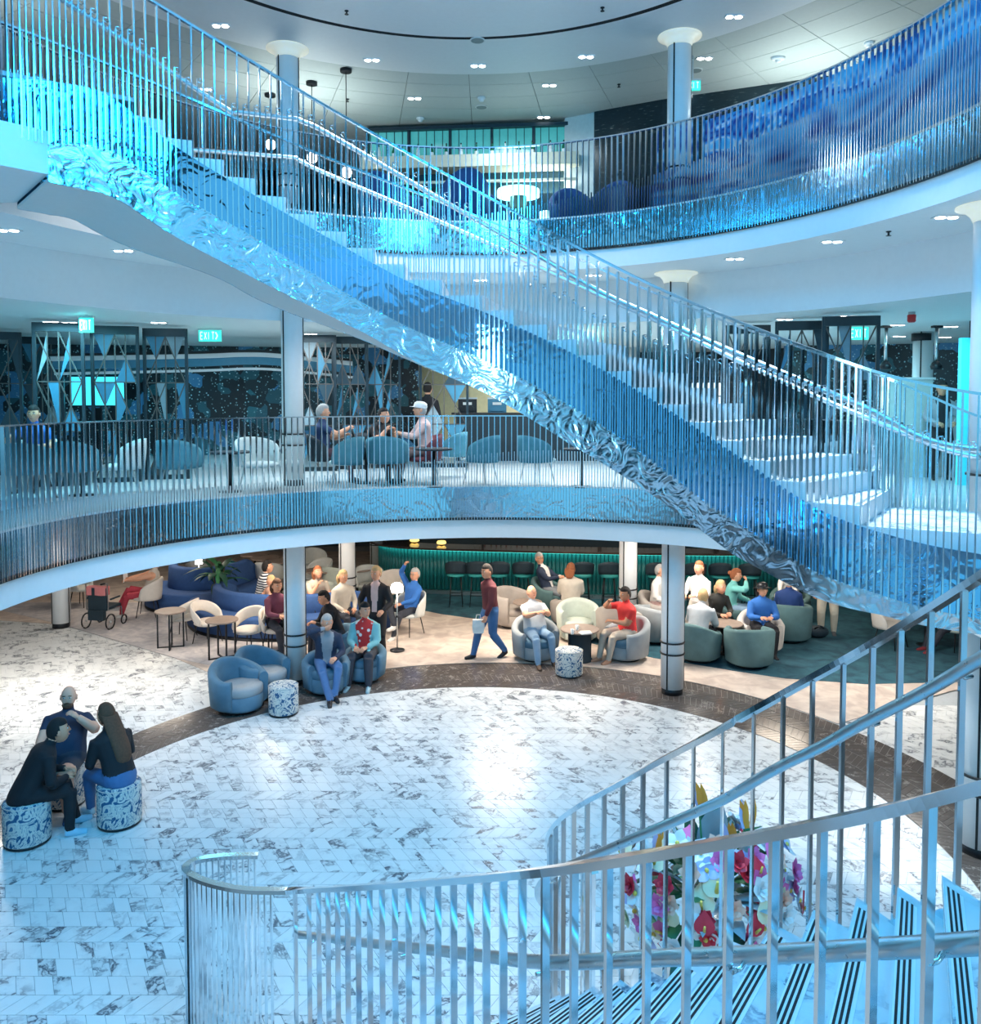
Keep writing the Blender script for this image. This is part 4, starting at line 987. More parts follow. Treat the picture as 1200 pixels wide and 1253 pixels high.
wallpiece('wall_shimmer_side', [(960, 21), (1080, 20.4), (1240, 19.4)], Z1, 5.97, .12, 'sequin_blue', 0)
# ceiling cove
p0 = on_d(236, 433, 17.5); p1 = on_d(300, 431, 17.8); p2 = on_d(345, 433, 17.9)
T = thing('ceiling_cove', 'curved dark ceiling cove with sparkling rim above the shimmering wall', 'ceiling trim', (p1.x, p1.y, p1.z))
q = catmull([on_d(60, 436, 16.8), p0, p1, p2, on_d(430, 442, 18.0)], 10)
for dz, hh, m, nm in ((0, .05, 'black_gap', 'shadow_gap'), (-.09, .10, 'column_white', 'rim'), (-.25, .16, 'tri_blue', 'sparkle_band'), (-.36, .05, 'column_white', 'lower_rim')):
    b = MB(); A = [[(v.x, v.y-dz*.5, v.z+dz+z_) for v in q] for z_ in (0, hh)]; B = [[(v[0], v[1]+.1, v[2]) for v in r] for r in A]; b.slab(A, B); o = b.build(nm, m, T); o.location = -Vector(T.location)
mat('sparkle', (.9, .97, 1), .3, emit=(.8, .95, 1), estr=2.0)
# lit shelves behind the right hand bar
p = on_d(800, 480, 22.6); T = thing('lit_shelf', 'long white lit bottle shelf seen through the stair balusters', 'shelf', (p.x, p.y, Z1)); mat('shelf_glow', (1, 1, .95), .5, emit=(1, .98, .9), estr=1.2)
b = MB(); b.box((0, .2, 1.45), (3.6, .06, .7)); b.build('lit_panel', 'shelf_glow', T)
for z in (1.05, 1.45, 1.85): b = MB(); b.box((0, .0, z), (3.6, .34, .04)); b.build('shelf_board', 'bronze', T)
b = MB(); b.box((0, .05, .5), (3.7, .5, 1.0)); b.build('cabinet', 'wall_dark', T); b = MB(); b.box((0, .05, 2.05), (3.8, .5, .14)); b.build('canopy', 'bronze', T)
for k in range(22):
    lx = p.x-1.65+k*.155; o = dup(protos['bottle_clear' if k % 2 else 'bottle_green'], (lx, p.y-.02, Z1+1.07), label='clear bottle on the white lit shelf of the middle deck' if k % 2 else 'green bottle on the white lit shelf of the middle deck', group='bottles on the middle deck lit shelf')
# bar counter under the cream wall
p = on_d(650, 500, 19.5); T = thing('bar_counter', 'dark bar counter on the middle deck below the cream wall', 'bar', (p.x, p.y, Z1))
b = MB(); b.box((0, 0, .52), (3.4, .6, 1.04)); b.build('front_panel', 'wall_dark', T); b = MB(); b.box((0, 0, 1.06), (3.6, .75, .05)); b.build('counter_top', 'bar_top', T)
for i, (x, lb, c) in enumerate(((572, 'black coffee machine on the middle deck bar counter', 'black_metal'), (608, 'blue topped till on the middle deck bar counter', 'tri_blue'))):
    q = on_d(x, 500, 19.5); T = thing('machine', lb, 'appliance', (q.x, q.y, Z1+1.085)); b = MB(); b.box((0, 0, .15), (.42, .34, .30)); b.box((0, -.12, .08), (.3, .2, .1)); b.build('body', c, T); b = MB(); b.box((0, 0, .32), (.44, .36, .03)); b.build('lid', 'brushed', T)
    b = MB(); b.box((0, -.19, .20), (.2, .02, .06)); b.build('panel', 'paper', T)
# lounge chairs and tables along the rail
MC = [((38, 617), 12.0, 178, 'wide blue chair seen from behind beside the picture edge', 'mid_blue', .74), ((97, 607), 12.4, 172, 'teal chair seen from behind beside the wide blue chair', 'mid_blue', .62), ((152, 607), 12.8, -60, 'pale chair turned sideways between two teal backs', 'mid_pale', .64),
      ((220, 606), 12.9, 170, 'teal chair seen from behind in front of the lattice screens', 'mid_blue', .66), ((316, 596), 13.2, 40, 'pale cushioned chair left of the white column', 'mid_pale', .66), ((424, 592), 13.6, -120, 'blue chair right of the white column', 'mid_blue', .56),
      ((474, 590), 13.9, 172, 'blue chair seen from behind before the man in the white cap', 'mid_blue', .66), ((520, 590), 14.4, -75, 'dark maroon chair under the man in the white cap', 'maroon_fabric', .60), ((552, 585), 15.4, -110, 'blue chair near the bar counter behind the capped man', 'mid_blue', .58), ((588, 588), 14.1, -120, 'blue chair with pale seat turned left under the staircase', 'mid_blue', .64),
      ((657, 588), 14.1, 125, 'blue chair with pale seat turned right under the staircase', 'mid_blue', .64), ((770, 590), 13.6, 100, 'blue chair mostly hidden behind the stair stringer', 'mid_blue', .62), ((397, 592), 14.4, 100, 'dark chair under the man in dark blue beside the column', 'dark_fabric', .58), ((935, 560), 13.4, 170, 'pale chair seen through the stair balusters', 'mid_pale', .7), ((1030, 560), 12.6, 170, 'pale chair behind the foot of the stair', 'mid_pale', .7), ((45, 600), 13.3, 10, 'chair under the person at the picture edge', 'mid_pale', .6), ((455, 590), 14.8, 60, 'chair under the person leaning over the table', 'dark_fabric', .56)]
for (x, y), d, a, lb, m, w in MC:
    q = on_d(x, y, d); T = thing('lounge_chair', lb, 'chair', (q.x, q.y, Z1), face(a)); shell_chair(T, m, 'mid_pale' if m == 'mid_blue' else m, False, w=w, h=.82, seat=.44, leg='brushed', span=100, m_seat='mid_pale' if m == 'mid_blue' else None)
for x, d, lb in ((101, 12.55, 'small dark cafe table between the two blue chair backs at the left'), (282, 13.0, 'small dark cafe table left of the white column on the middle deck'), (531, 13.75, 'small dark cafe table before the capped man'), (711, 13.7, 'small dark cafe table under the stair stringer'), (448, 14.3, 'small dark cafe table between the two conversing people')):
    q = on_d(x, 600, d); T = thing('cafe_table', lb, 'table', (q.x, q.y, Z1)); pedestal_table(T, .30, .62, 'dark_fabric')
# exit signs
mat('exit_green', (.1, .8, .6), .4, emit=(.03, .62, .50), estr=1.0); mat('exit_pale', (.7, 1, .95), .4, emit=(.5, 1, .9), estr=1.2)
GL = {'E': ((0, 0, 0, 1), (0, 1, .7, 1), (0, .5, .6, .5), (0, 0, .7, 0)), 'X': ((0, 0, .8, 1), (0, 1, .8, 0)), 'I': ((.2, 0, .2, 1),), 'T': ((0, 1, .8, 1), (.4, 0, .4, 1)), '>': ((0, 0, .6, .5), (.6, .5, 0, 1))}
def exit_sign(lb, p, w, h, text, top=5.97):
    drop = max(.0, top-p.z-h/2)
    T = thing('exit_sign', lb, 'sign', (p.x, p.y, p.z))
    b = MB(); b.box((0, 0, 0), (w, .05, h)); b.build('light_box', 'exit_green', T)
    b = MB(); b.box((0, 0, h/2+.015), (w+.02, .06, .03)); b.build('top_bar', 'brushed', T)
    if drop > .03: b = MB(); b.box((0, 0, h/2+drop/2+.01), (.03, .03, drop)); b.build('hanger', 'brushed', T)
    n = len(text); cw = w*.86/n
    for i, ch in enumerate(text):
        b = MB()
        for (a, c, d, e) in GL[ch]:
            x0 = -w*.43+cw*i+cw*.1
            b.tube([(x0+a*cw*.75, -.03, -h*.32+c*h*.64), (x0+d*cw*.75, -.03, -h*.32+e*h*.64)], .01, flat=(.004, h*.055))
        b.build('letter', 'exit_pale', T)
exit_sign('green exit sign beside the upper deck column cap', on_d(847, 105, 14.4), .26, .15, 'EXIT', Z3+.05)
exit_sign('green exit sign hanging before the ceiling cove', on_d(257, 411, 15.6), .40, .20, 'EXIT>', 5.97)
exit_sign('green exit sign above the left lattice screens', on_d(106, 398, 13.0), .2, .22, 'EXIT', 5.97)
exit_sign('green exit sign behind the right lattice screen', on_d(1050, 408, 15.2), .34, .22, 'EXIT', 5.97)
# ceiling speaker, beacon, downlights
mat('red_beacon', (.6, .03, .03), .4)
p = on_d(1115, 397, 12.6); T = thing('alarm_beacon', 'red alarm beacon under the middle deck ceiling', 'alarm', (p.x, p.y, 5.97)); b = MB(); b.lathe([(.05, 0), (.05, -.04)], 16); b.build('base', 'brushed', T); b = MB(); b.lathe([(.06, -.04), (.06, -.13), (.04, -.15)], 16); b.build('lens', 'red_beacon', T)
def downlight(T, w=.12):
    b = MB(); b.box((0, 0, -.006), (w*2.3, w*1.15, .012)); b.build('trim_plate', 'column_white', T)
    for sx in (-1, 1): b = MB(); b.lathe([(w*.42, -.014), (w*.40, -.02), (0, -.022)], 14, (sx*w*.56, 0, 0), caps=False); b.build('lamp', 'lamp_white', T)
dl0 = None
def dl(px, z, lb, grp):
    global dl0
    p = on_z(px[0], px[1], z)
    if dl0 is None: dl0 = thing('downlight', lb, 'light', (p.x, p.y, z), 0, grp); downlight(dl0); return
    dup(dl0, (p.x, p.y, z), 0, lb, grp)
for px in ((455, 73), (585, 80), (717, 69), (270, 31), (898, 20)): dl(px, Z3, 'twin downlight in the smooth white band around the oculus', 'oculus band downlights')
for px in ((507, 120), (672, 104), (519, 165), (665, 143), (862, 71), (250, 109), (838, 116)): dl(px, Z3+.05, 'twin downlight in the grey panelled upper ceiling', 'upper panel ceiling downlights')
for px in ((10, 281), (151, 306), (899, 316), (1018, 295), (1158, 265), (588, 342), (726, 336)): dl(px, 6.67, 'twin downlight in the soffit under the upper deck edge', 'soffit downlights')
for px in ((194, 394), (62, 393), (85, 394), (960, 390), (1098, 397), (1163, 399), (1037, 386), (1156, 412), (1157, 428), (1100, 411), (380, 408), (1190, 430)): dl(px, 5.97, 'twin downlight in the middle deck ceiling', 'middle deck ceiling downlights')
mat('grille', (.25, .3, .3), .5)
for i, (px, z, lb) in enumerate((((589, 131), Z3+.05, 'round grey speaker grille in the upper ceiling'), ((851, 86), Z3+.05, 'round grey speaker grille near the upper exit sign'), ((584, 49), Z3-.02, 'round pale grille in the oculus disc'))):
    p = on_z(px[0], px[1], z); T = thing('speaker_grille', lb, 'speaker', (p.x, p.y, z)); b = MB(); b.lathe([(.12, 0), (.12, -.01)], 20); b.build('rim', 'ceiling_white', T); b = MB(); b.lathe([(.10, -.008), (.10, -.014)], 20); b.build('mesh', 'grille', T)
for i, (px, z, lb) in enumerate((((424, 13), Z3-.02, 'small black sprinkler at the left of the oculus disc'), ((737, 9), Z3-.02, 'small black sprinkler at the right of the oculus disc'), ((757, 103), Z3+.05, 'small black sprinkler in the upper panel ceiling'), ((425, 121), Z3+.05, 'small black sprinkler left of the upper bar'), ((1087, 283), 6.67, 'small black sprinkler in the soffit at the right'))):
    p = on_z(px[0], px[1], z); T = thing('sprinkler', lb, 'sprinkler', (p.x, p.y, z)); b = MB(); b.lathe([(.03, 0), (.03, -.01), (.012, -.015), (.012, -.05)], 12); b.build('body', 'black_metal', T); b = MB(); b.lathe([(.03, -.05), (.03, -.055)], 12); b.build('deflector', 'black_metal', T)
for px, lb in (((952, 70), 'white rectangular ceiling sensor in the upper ceiling'), ((589, 119), 'small white smoke detector in the upper ceiling'), ((514, 144), 'small white detector beside the upper downlights'), ((1063, 52), 'white dome detector near the upper railing')):
    p = on_z(px[0], px[1], Z3+.05); T = thing('detector', lb, 'detector', (p.x, p.y, Z3+.05)); b = MB(); b.lathe([(.08, 0), (.08, -.03), (.06, -.05)], 18, sx=1.5 if 'rect' in lb else 1); b.build('base', 'ceiling_white', T); b = MB(); b.lathe([(.05, -.05), (.04, -.08), (0, -.085)], 16, caps=False); b.build('dome', 'column_white', T)
# pendant rods and counters at the right of the middle deck
for x, lb in ((1084, 'pendant rod lamp left of the black collared column'), (1146, 'pendant rod lamp right of the black collared column')):
    p = on_d(x, 407, 15.0); T = thing('pendant_lamp', lb, 'lamp', (p.x, p.y, 5.97)); b = MB(); b.box((0, 0, -.02), (.16, .10, .04)); b.build('ceiling_plate', 'black_metal', T); b = MB(); b.lathe([(.03, -.62), (.03, -.04)], 12); b.build('rod', 'brushed', T); b = MB(); b.lathe([(.08, -.76), (.10, -.70), (.05, -.62)], 16); b.build('shade', 'black_metal', T)
p = on_d(1128, 415, 16.5); b = MB(); b.lathe([(.19, 0), (.19, .14)], 24); tag(b.build('column_collar', 'black_metal', None, loc=(p.x, p.y, 5.8)), 'black collar at the top of the right middle deck column', 'collar')
for x, w, lb, m in ((1105, .8, 'pale service cabinet beside the black collared column', 'wall_pale'), (1145, .6, 'low white host counter where the dark haired attendant stands', 'paper')):
    p = on_d(x, 500, 15.6); T = thing('cabinet', lb, 'cabinet', (p.x, p.y, Z1)); H = 1.75 if w == .8 else 1.1
    b = MB(); b.box((0, 0, H/2), (w, .5, H)); b.build('body', m, T); b = MB(); b.box((0, -.01, H+.02), (w+.06, .56, .04)); b.build('worktop', 'column_white', T); b = MB(); b.box((w*.1, -.258, H*.5), (w*.4, .012, H*.7)); b.build('door', m, T)
mat('glow_cyan', (.1, .7, .9), .4, emit=(.02, .45, .62), estr=.35)
p = on_d(1179, 500, 14.0); T = thing('light_column', 'flat cyan lit pillar beside the black wall edge', 'light', (p.x, p.y, Z1)); b = MB(); b.box((0, 0, 1.2), (.17, .1, 2.4)); b.build('panel', 'glow_cyan', T); b = MB(); b.box((.11, -.02, 1.34), (.05, .14, 2.68)); b.build('edge_post', 'black_gap', T)

# ------------------------------------------------------------------ upper deck
mat('glass_green', (.10, .33, .33), .1, emit=(.05, .36, .34), estr=.5); mat('pale_counter', (.56, .52, .40), .4); mat('glow_table', (.6, 1, 1), .4, emit=(.45, 1, 1), estr=3.2)
# upper bar with glazed back
p = on_d(575, 190, 17.7); T = thing('bar_counter', 'upper deck bar unit with glazed shelf over a pale lit band', 'bar', (p.x, p.y, Z2), -.10)
b = MB(); b.box((0, .3, 1.42), (4.4, .1, 2.84)); b.build('back_panel', 'wall_teal_dark', T)
b = MB(); b.box((0, 0, 2.02), (4.4, .6, .24)); b.build('lit_canopy', 'pale_counter', T)
b = MB(); b.box((0, -.2, 1.62), (4.3, .06, .05)); b.build('rail', 'pale_counter', T)
b = MB(); b.box((0, -.1, .55), (4.4, .7, 1.1)); b.build('front_panel', 'wall_teal_dark', T)
for k in range(5): b = MB(); b.box((-1.72+k*.86, .18, 2.46), (.80, .02, .60)); b.build('glass_pane', 'glass_green', T)
for k in range(6): b = MB(); b.box((-2.15+k*.86, .15, 2.46), (.05, .10, .64)); b.build('post', 'dark_frame', T)
for k in range(26): b = MB(); b.box((-2.1+k*.168, .16, 2.46), (.012, .03, .60)); b.build('fin', 'dark_frame', T)
b = MB(); b.box((0, .14, 2.80), (4.4, .16, .07)); b.build('head', 'dark_frame', T)
for k in range(14):
    lx = -1.9+k*.29+random.uniform(-.05, .05)
    dup(protos['bottle_green' if k % 3 else 'bottle_clear'], (p.x+lx*cos(.1), p.y-lx*sin(.1)-.05, Z2+2.141), label='bottle standing on the pale lit band of the upper bar', group='bottles on the upper bar')
def armchair_navy(T): tub_chair(T, 'navy_fabric', 'navy_fabric', .84, 1.08, .66)
for x, d, a, lb in ((470, 14.9, 160, 'navy tub armchair left of the glowing tables'), (566, 14.7, 200, 'navy tub armchair just before the upper bar'), (592, 16.0, 150, 'navy tub armchair beside the first glowing table'), (702, 15.4, 10, 'navy tub armchair behind the second glowing table'), (748, 14.9, -30, 'navy tub armchair before the dark stone wall'), (510, 16.0, 20, 'navy tub armchair under the pale lamp globes'), (786, 15.9, 190, 'navy tub armchair near the upper deck column')):
    q = on_d(x, 240, d); T = thing('tub_chair', lb, 'armchair', (q.x, q.y, Z2), face(a)); armchair_navy(T)
for x, d, lb, r in ((634, 14.8, 'glowing cyan lounge table, the wide one beside the armchairs', .36), (671, 16.6, 'glowing cyan lounge table, the narrow one before the wall', .18)):
    q = on_d(x, 240, d); T = thing('glowing_table', lb, 'table', (q.x, q.y, Z2)); b = MB(); b.lathe([(r, .70), (r, .80), (r*.97, .82), (0, .82)], 30, caps=False); b.build('lit_top', 'glow_table', T); b = MB(); b.lathe([(r*.5, 0), (r*.4, .70)], 24); b.build('pedestal', 'black_metal', T)
for x, y, d, lb in ((424, 211, 15.0, 'round white globe lamp hanging lowest over the upper deck'), (382, 193, 15.6, 'round white globe lamp hanging in the middle over the upper deck'), (331, 177, 16.2, 'round white globe lamp hanging highest beside the column')):
    q = on_d(x, y, d); T = thing('globe_lamp', lb, 'lamp', (q.x, q.y, q.z)); b = MB(); b.ball((0, 0, 0), .095, 20, 14); b.build('globe', 'globe_white', T); H = Z3+.05-q.z; b = MB(); b.tube([(0, 0, .09), (0, 0, H-.03)], .008, n=6); b.build('rod', 'black_metal', T); b = MB(); b.lathe([(.10, H-.05), (.10, H)], 18); b.build('canopy', 'black_metal', T)
# dark stone walls and the mural
def glint(name):
    m, nt, b = nodemat(name); N = nt.nodes; L = nt.links; g = N.new('ShaderNodeNewGeometry'); mp = N.new('ShaderNodeMapping'); mp.inputs['Scale'].default_value = (3, 3, 14); L.new(g.outputs['Position'], mp.inputs[0]); n = N.new('ShaderNodeTexNoise'); n.inputs['Scale'].default_value = 2.2; n.inputs['Detail'].default_value = 4; L.new(mp.outputs[0], n.inputs['Vector'])
    r = ramp(nt, [(.0, (.006, .016, .022)), (.62, (.012, .03, .038)), (.72, (.12, .16, .15)), (.80, (.5, .45, .3))]); L.new(n.outputs['Fac'], r.inputs[0]); L.new(r.outputs[0], b.inputs['Base Color']); b.inputs['Roughness'].default_value = .22
glint('dark_stone')
P = [on_d(727, 150, 17.2), on_d(810, 140, 16.5), on_d(960, 120, 15.6), on_d(1030, 110, 15.2)]
b = MB(); b.slab([[(q.x, q.y, z) for q in P] for z in (Z2, Z3+.05)], [[(q.x, q.y+.15, z) for q in P] for z in (Z2, Z3+.05)], smooth=False); struct(b.build('wall_dark_stone', 'dark_stone'))
P = [on_d(400, 150, 25), on_d(640, 150, 25), on_d(800, 150, 24)]
b = MB(); b.slab([[(q.x, q.y, z) for q in P] for z in (Z2, Z3)], [[(q.x, q.y+.1, z) for q in P] for z in (Z2, Z3)], smooth=False); struct(b.build('wall_upper_back', 'wall_teal_dark'))
P = [on_d(691, 150, 17.6), on_d(727, 150, 17.25)]
b = MB(); b.slab([[(q.x, q.y, z) for q in P] for z in (Z2, Z3+.05)], [[(q.x, q.y+.3, z) for q in P] for z in (Z2, Z3+.05)], smooth=False); struct(b.build('wall_upper_pier', 'wall_pale'))
def mural(name):
    m, nt, b = nodemat(name); N = nt.nodes; L = nt.links; g = N.new('ShaderNodeNewGeometry'); mp = N.new('ShaderNodeMapping'); mp.inputs['Rotation'].default_value = (0, .5, 0); mp.inputs['Scale'].default_value = (.22, .22, .8); L.new(g.outputs['Position'], mp.inputs[0])
    n = N.new('ShaderNodeTexNoise'); n.inputs['Scale'].default_value = 1.35; n.inputs['Detail'].default_value = 2; n.inputs['Distortion'].default_value = 2.2; L.new(mp.outputs[0], n.inputs['Vector'])
    r = ramp(nt, [(.0, (.01, .01, .12)), (.40, (.015, .02, .20)), (.43, (.03, .22, .55)), (.49, (.12, .52, .82)), (.53, (.20, .62, .88)), (.55, (.85, .80, .80)), (.565, (.10, .42, .80)), (.60, (.02, .03, .26)), (.68, (.05, .40, .75))]); L.new(n.outputs['Fac'], r.inputs[0]); L.new(r.outputs[0], b.inputs['Base Color']); b.inputs['Roughness'].default_value = .65
mural('wave_mural')
A = []; B = []
for z in (Z2+.02, Z2+1.35):
    A.append([(*hole_up(radians(a), .75), z+(.0 if z < Z2+.1 else .25*(1-(a+12)/64))) for a in range(-12, 53, 4)]); B.append([(*hole_up(radians(a), .83), z+(.0 if z < Z2+.1 else .25*(1-(a+12)/64))) for a in range(-12, 53, 4)])
b = MB(); b.slab(A, B); o = b.build('mural_wall', 'wave_mural'); tag(o, 'curved blue and violet wave mural wall behind the upper railing', 'mural')
# ------------------------------------------------------------------ people
import numpy as np
PM = {}
def pm(c, rough=.8):
    k = 'cloth_%02d_%02d_%02d' % tuple(int(x*99) for x in c)
    if k not in MATS: mat(k, c, rough, var=.18, scale=9, bump=.15)
    return k
SKIN = (.74, .37, .23); SKIN2 = (.82, .45, .31); TAN = (.55, .27, .16)
for nm, c in (('skin_a', SKIN), ('skin_b', SKIN2), ('skin_c', TAN)): mat(nm, c, .5, var=.06)
mat('eye_dark', (.02, .015, .015), .3); mat('eye_white', (.85, .85, .84), .3); mat('lip', (.50, .18, .16), .5)
mat('hair_dark', (.015, .012, .012), .85, var=.4, scale=40); mat('hair_brown', (.12, .055, .03), .85, var=.4, scale=40); mat('hair_blond', (.52, .36, .18), .85, var=.3, scale=40); mat('hair_grey', (.42, .41, .40), .85, var=.3, scale=40); mat('hair_red', (.30, .10, .04), .85, var=.3, scale=40); mat('hair_white', (.78, .77, .74), .85, var=.1, scale=40)
def stripe_mat(name, c1, c2, sc):
    m, nt, b = nodemat(name); N = nt.nodes; L = nt.links; tc = N.new('ShaderNodeTexCoord'); w = N.new('ShaderNodeTexWave'); w.bands_direction = 'Z'; w.inputs['Scale'].default_value = sc; w.inputs['Distortion'].default_value = .4
    L.new(tc.outputs['Object'], w.inputs['Vector']); r = ramp(nt, [(.48, c1), (.52, c2)]); L.new(w.outputs['Color'], r.inputs[0]); L.new(r.outputs[0], b.inputs['Base Color']); b.inputs['Roughness'].default_value = .8
stripe_mat('cloth_striped', (.80, .80, .78), (.03, .035, .06), 6.5)
def floral_mat(name, c1, c2):
    m, nt, b = nodemat(name); N = nt.nodes; L = nt.links; tc = N.new('ShaderNodeTexCoord'); w = N.new('ShaderNodeTexVoronoi'); w.inputs['Scale'].default_value = 11
    L.new(tc.outputs['Object'], w.inputs['Vector']); r = ramp(nt, [(.30, c2), (.36, c1)]); L.new(w.outputs['Distance'], r.inputs[0]); L.new(r.outputs[0], b.inputs['Base Color']); b.inputs['Roughness'].default_value = .8
floral_mat('cloth_floral', (.62, .03, .03), (.85, .75, .72))
def ik(a, c, l1, l2, pole):
    a = Vector(a); c = Vector(c); d = c-a; L = d.length
    if L > (l1+l2)*.995: c = a+d.normalized()*(l1+l2)*.995; d = c-a; L = d.length
    u = d.normalized(); x = (l1*l1-l2*l2+L*L)/(2*L); h = sqrt(max(0, l1*l1-x*x))
    p = Vector(pole); p = p-u*p.dot(u); p = p.normalized() if p.length > 1e-5 else Vector((0, 1, 0))
    return a+u*x+p*h, c
def head_geo(b, M, look):
    vs = []; fs = []; n, m = 18, 14
    for j in range(m+1):
        t = pi*j/m
        for i in range(n):
            x, y, z = sin(t)*sin(2*pi*i/n), sin(t)*cos(2*pi*i/n), cos(t)
            jaw = max(0, -z); fx = 1-.28*jaw**1.2; fy = 1-.10*jaw*(1 if y > 0 else 1.6)
            X, Y, Z = .076*x*fx, .097*y*fy+(.012*jaw if y > 0 else 0), .118*z
            if y > .75: Y -= .010*(y-.75)*4*(1 if abs(z) < .7 else .3)
            vs.append(M @ Vector((X, Y, Z)))
    for j in range(m):
        for i in range(n): k = (i+1) % n; fs.append((j*n+i, (j+1)*n+i, (j+1)*n+k, j*n+k)[::-1])
    b.add(vs, fs, 0, True)
    def bl(c, r, mi, nn=8): b.ball(tuple(M @ Vector(c)), r, nn, 6, mi, M.to_3x3())
    nose = [(-.013, .086, -.022), (.013, .086, -.022), (0, .112, -.018), (0, .090, .030), (0, .086, -.034)]
    b.add([M @ Vector(p) for p in nose], [(0, 2, 3), (2, 1, 3), (0, 4, 2), (4, 1, 2)], 0, True)
    for s in (-1, 1):
        bl((s*.030, .079, .014), (.0125, .009, .0075), 6); bl((s*.030, .0855, .014), (.0058, .004, .006), 5); bl((s*.078, -.004, -.002), (.011, .022, .033), 0)
        bl((s*.030, .084, .034), (.019, .006, .0045), 8)
    bl((0, .085, -.056), (.024, .008, .0065), 7)
    if look.get('beard'):
        bl((0, .056, -.072), (.058, .046, .040), 8, 12); bl((0, .088, -.042), (.028, .009, .005), 8)
def hair_geo(M, style):
    b = MB(); n, m = 26, 18; keep = {}; vs = []
    def margin(x, y, z):
        if style == 'ring': return min(.42-z, z+.55, .15-y)
        front = max(.20-y, z-.50)
        return min(front, z+(.62 if y < -.15 else .30))
    for j in range(m+1):
        t = pi*j/m
        for i in range(n):
            x, y, z = sin(t)*sin(2*pi*i/n), sin(t)*cos(2*pi*i/n), cos(t)
            g = margin(x, y, z); k = 1.0+(.13 if style != 'ring' else .06)*max(0, min(1, g/.22)); jaw = max(0, -z)
            vs.append(M @ Vector((.079*x*k*(1-.18*jaw), .099*y*k, .120*z*k))); keep[j*n+i] = g > -.02
    fs = []
    for j in range(m):
        for i in range(n):
            k = (i+1) % n; f = (j*n+i, (j+1)*n+i, (j+1)*n+k, j*n+k)[::-1]
            if all(keep[q] for q in f): fs.append(f)
    b.add(vs, fs, 0, True)
    if style in ('long', 'bob'):
        L = .50 if style == 'long' else .17; R = []
        for q in range(8):
            t = q/7; z = .03-L*t; ww = .088+.018*sin(pi*t)-.03*t*t; dd = .055*(1-.35*t)
            yc = -.060-(.27*min(1, t*1.5) if style == 'long' else .03*t)
            R.append([M @ Vector((sin(2*pi*i/14)*ww, yc+cos(2*pi*i/14)*dd, z)) for i in range(14)])
        b.rings(R)
    if style == 'bun': b.ball(tuple(M @ Vector((0, -.11, .03))), .045, 12, 8)
    if style == 'pony':
        b.tube([M @ Vector(p) for p in ((0, -.10, .04), (0, -.15, 0), (0, -.15, -.10), (0, -.13, -.18))], [.03, .035, .028, .008], n=10)
    return b
def hand_geo(b, W, d, nrm_, mi, curl=.6, s=1.0):
    d = Vector(d).normalized(); nv = Vector(nrm_); nv = nv-d*nv.dot(d); nv = nv.normalized() if nv.length > 1e-4 else Vector((0, 0, 1)); sd = d.cross(nv)
    def P(x, y, z): return W+sd*(x*s)+d*(y*s)+nv*(z*s)
    R = []
    for y, w, t in ((-.02, .024, .020), (.02, .034, .018), (.06, .040, .015), (.085, .036, .013)):
        R.append([P(cos(2*pi*i/10)*w, y, sin(2*pi*i/10)*t) for i in range(10)])
    b.rings(R, mi)
    for k, (x, L) in enumerate(((-.029, .062), (-.010, .074), (.010, .070), (.028, .054))):
        a1 = curl*.7; a2 = curl*1.6
        p0 = (x, .078, 0); p1 = (x, .078+L*.45*cos(a1), L*.45*sin(a1)); p2 = (x, p1[1]+L*.32*cos(a2), p1[2]+L*.32*sin(a2)); p3 = (x, p2[1]+L*.25*cos(a2*1.3), p2[2]+L*.25*sin(a2*1.3))
        b.tube([P(*q) for q in (p0, p1, p2, p3)], [.0095, .009, .008, .006], n=6, mi=mi)
    b.tube([P(-.026, .015, .004), P(-.050, .045, .014), P(-.046, .075, .026)], [.012, .010, .007], n=6, mi=mi)
def tmp_eval(me, voxel):
    o = bpy.data.objects.new('tmp', me); COL.objects.link(o)
    r = o.modifiers.new('r', 'REMESH'); r.mode = 'VOXEL'; r.voxel_size = voxel; r.use_smooth_shade = True
    s = o.modifiers.new('s', 'SMOOTH'); s.factor = .5; s.iterations = 5
    dg = bpy.context.evaluated_depsgraph_get(); out = bpy.data.meshes.new_from_object(o.evaluated_get(dg))
    bpy.data.objects.remove(o); bpy.data.meshes.remove(me)
    return out
TMPCOL = []
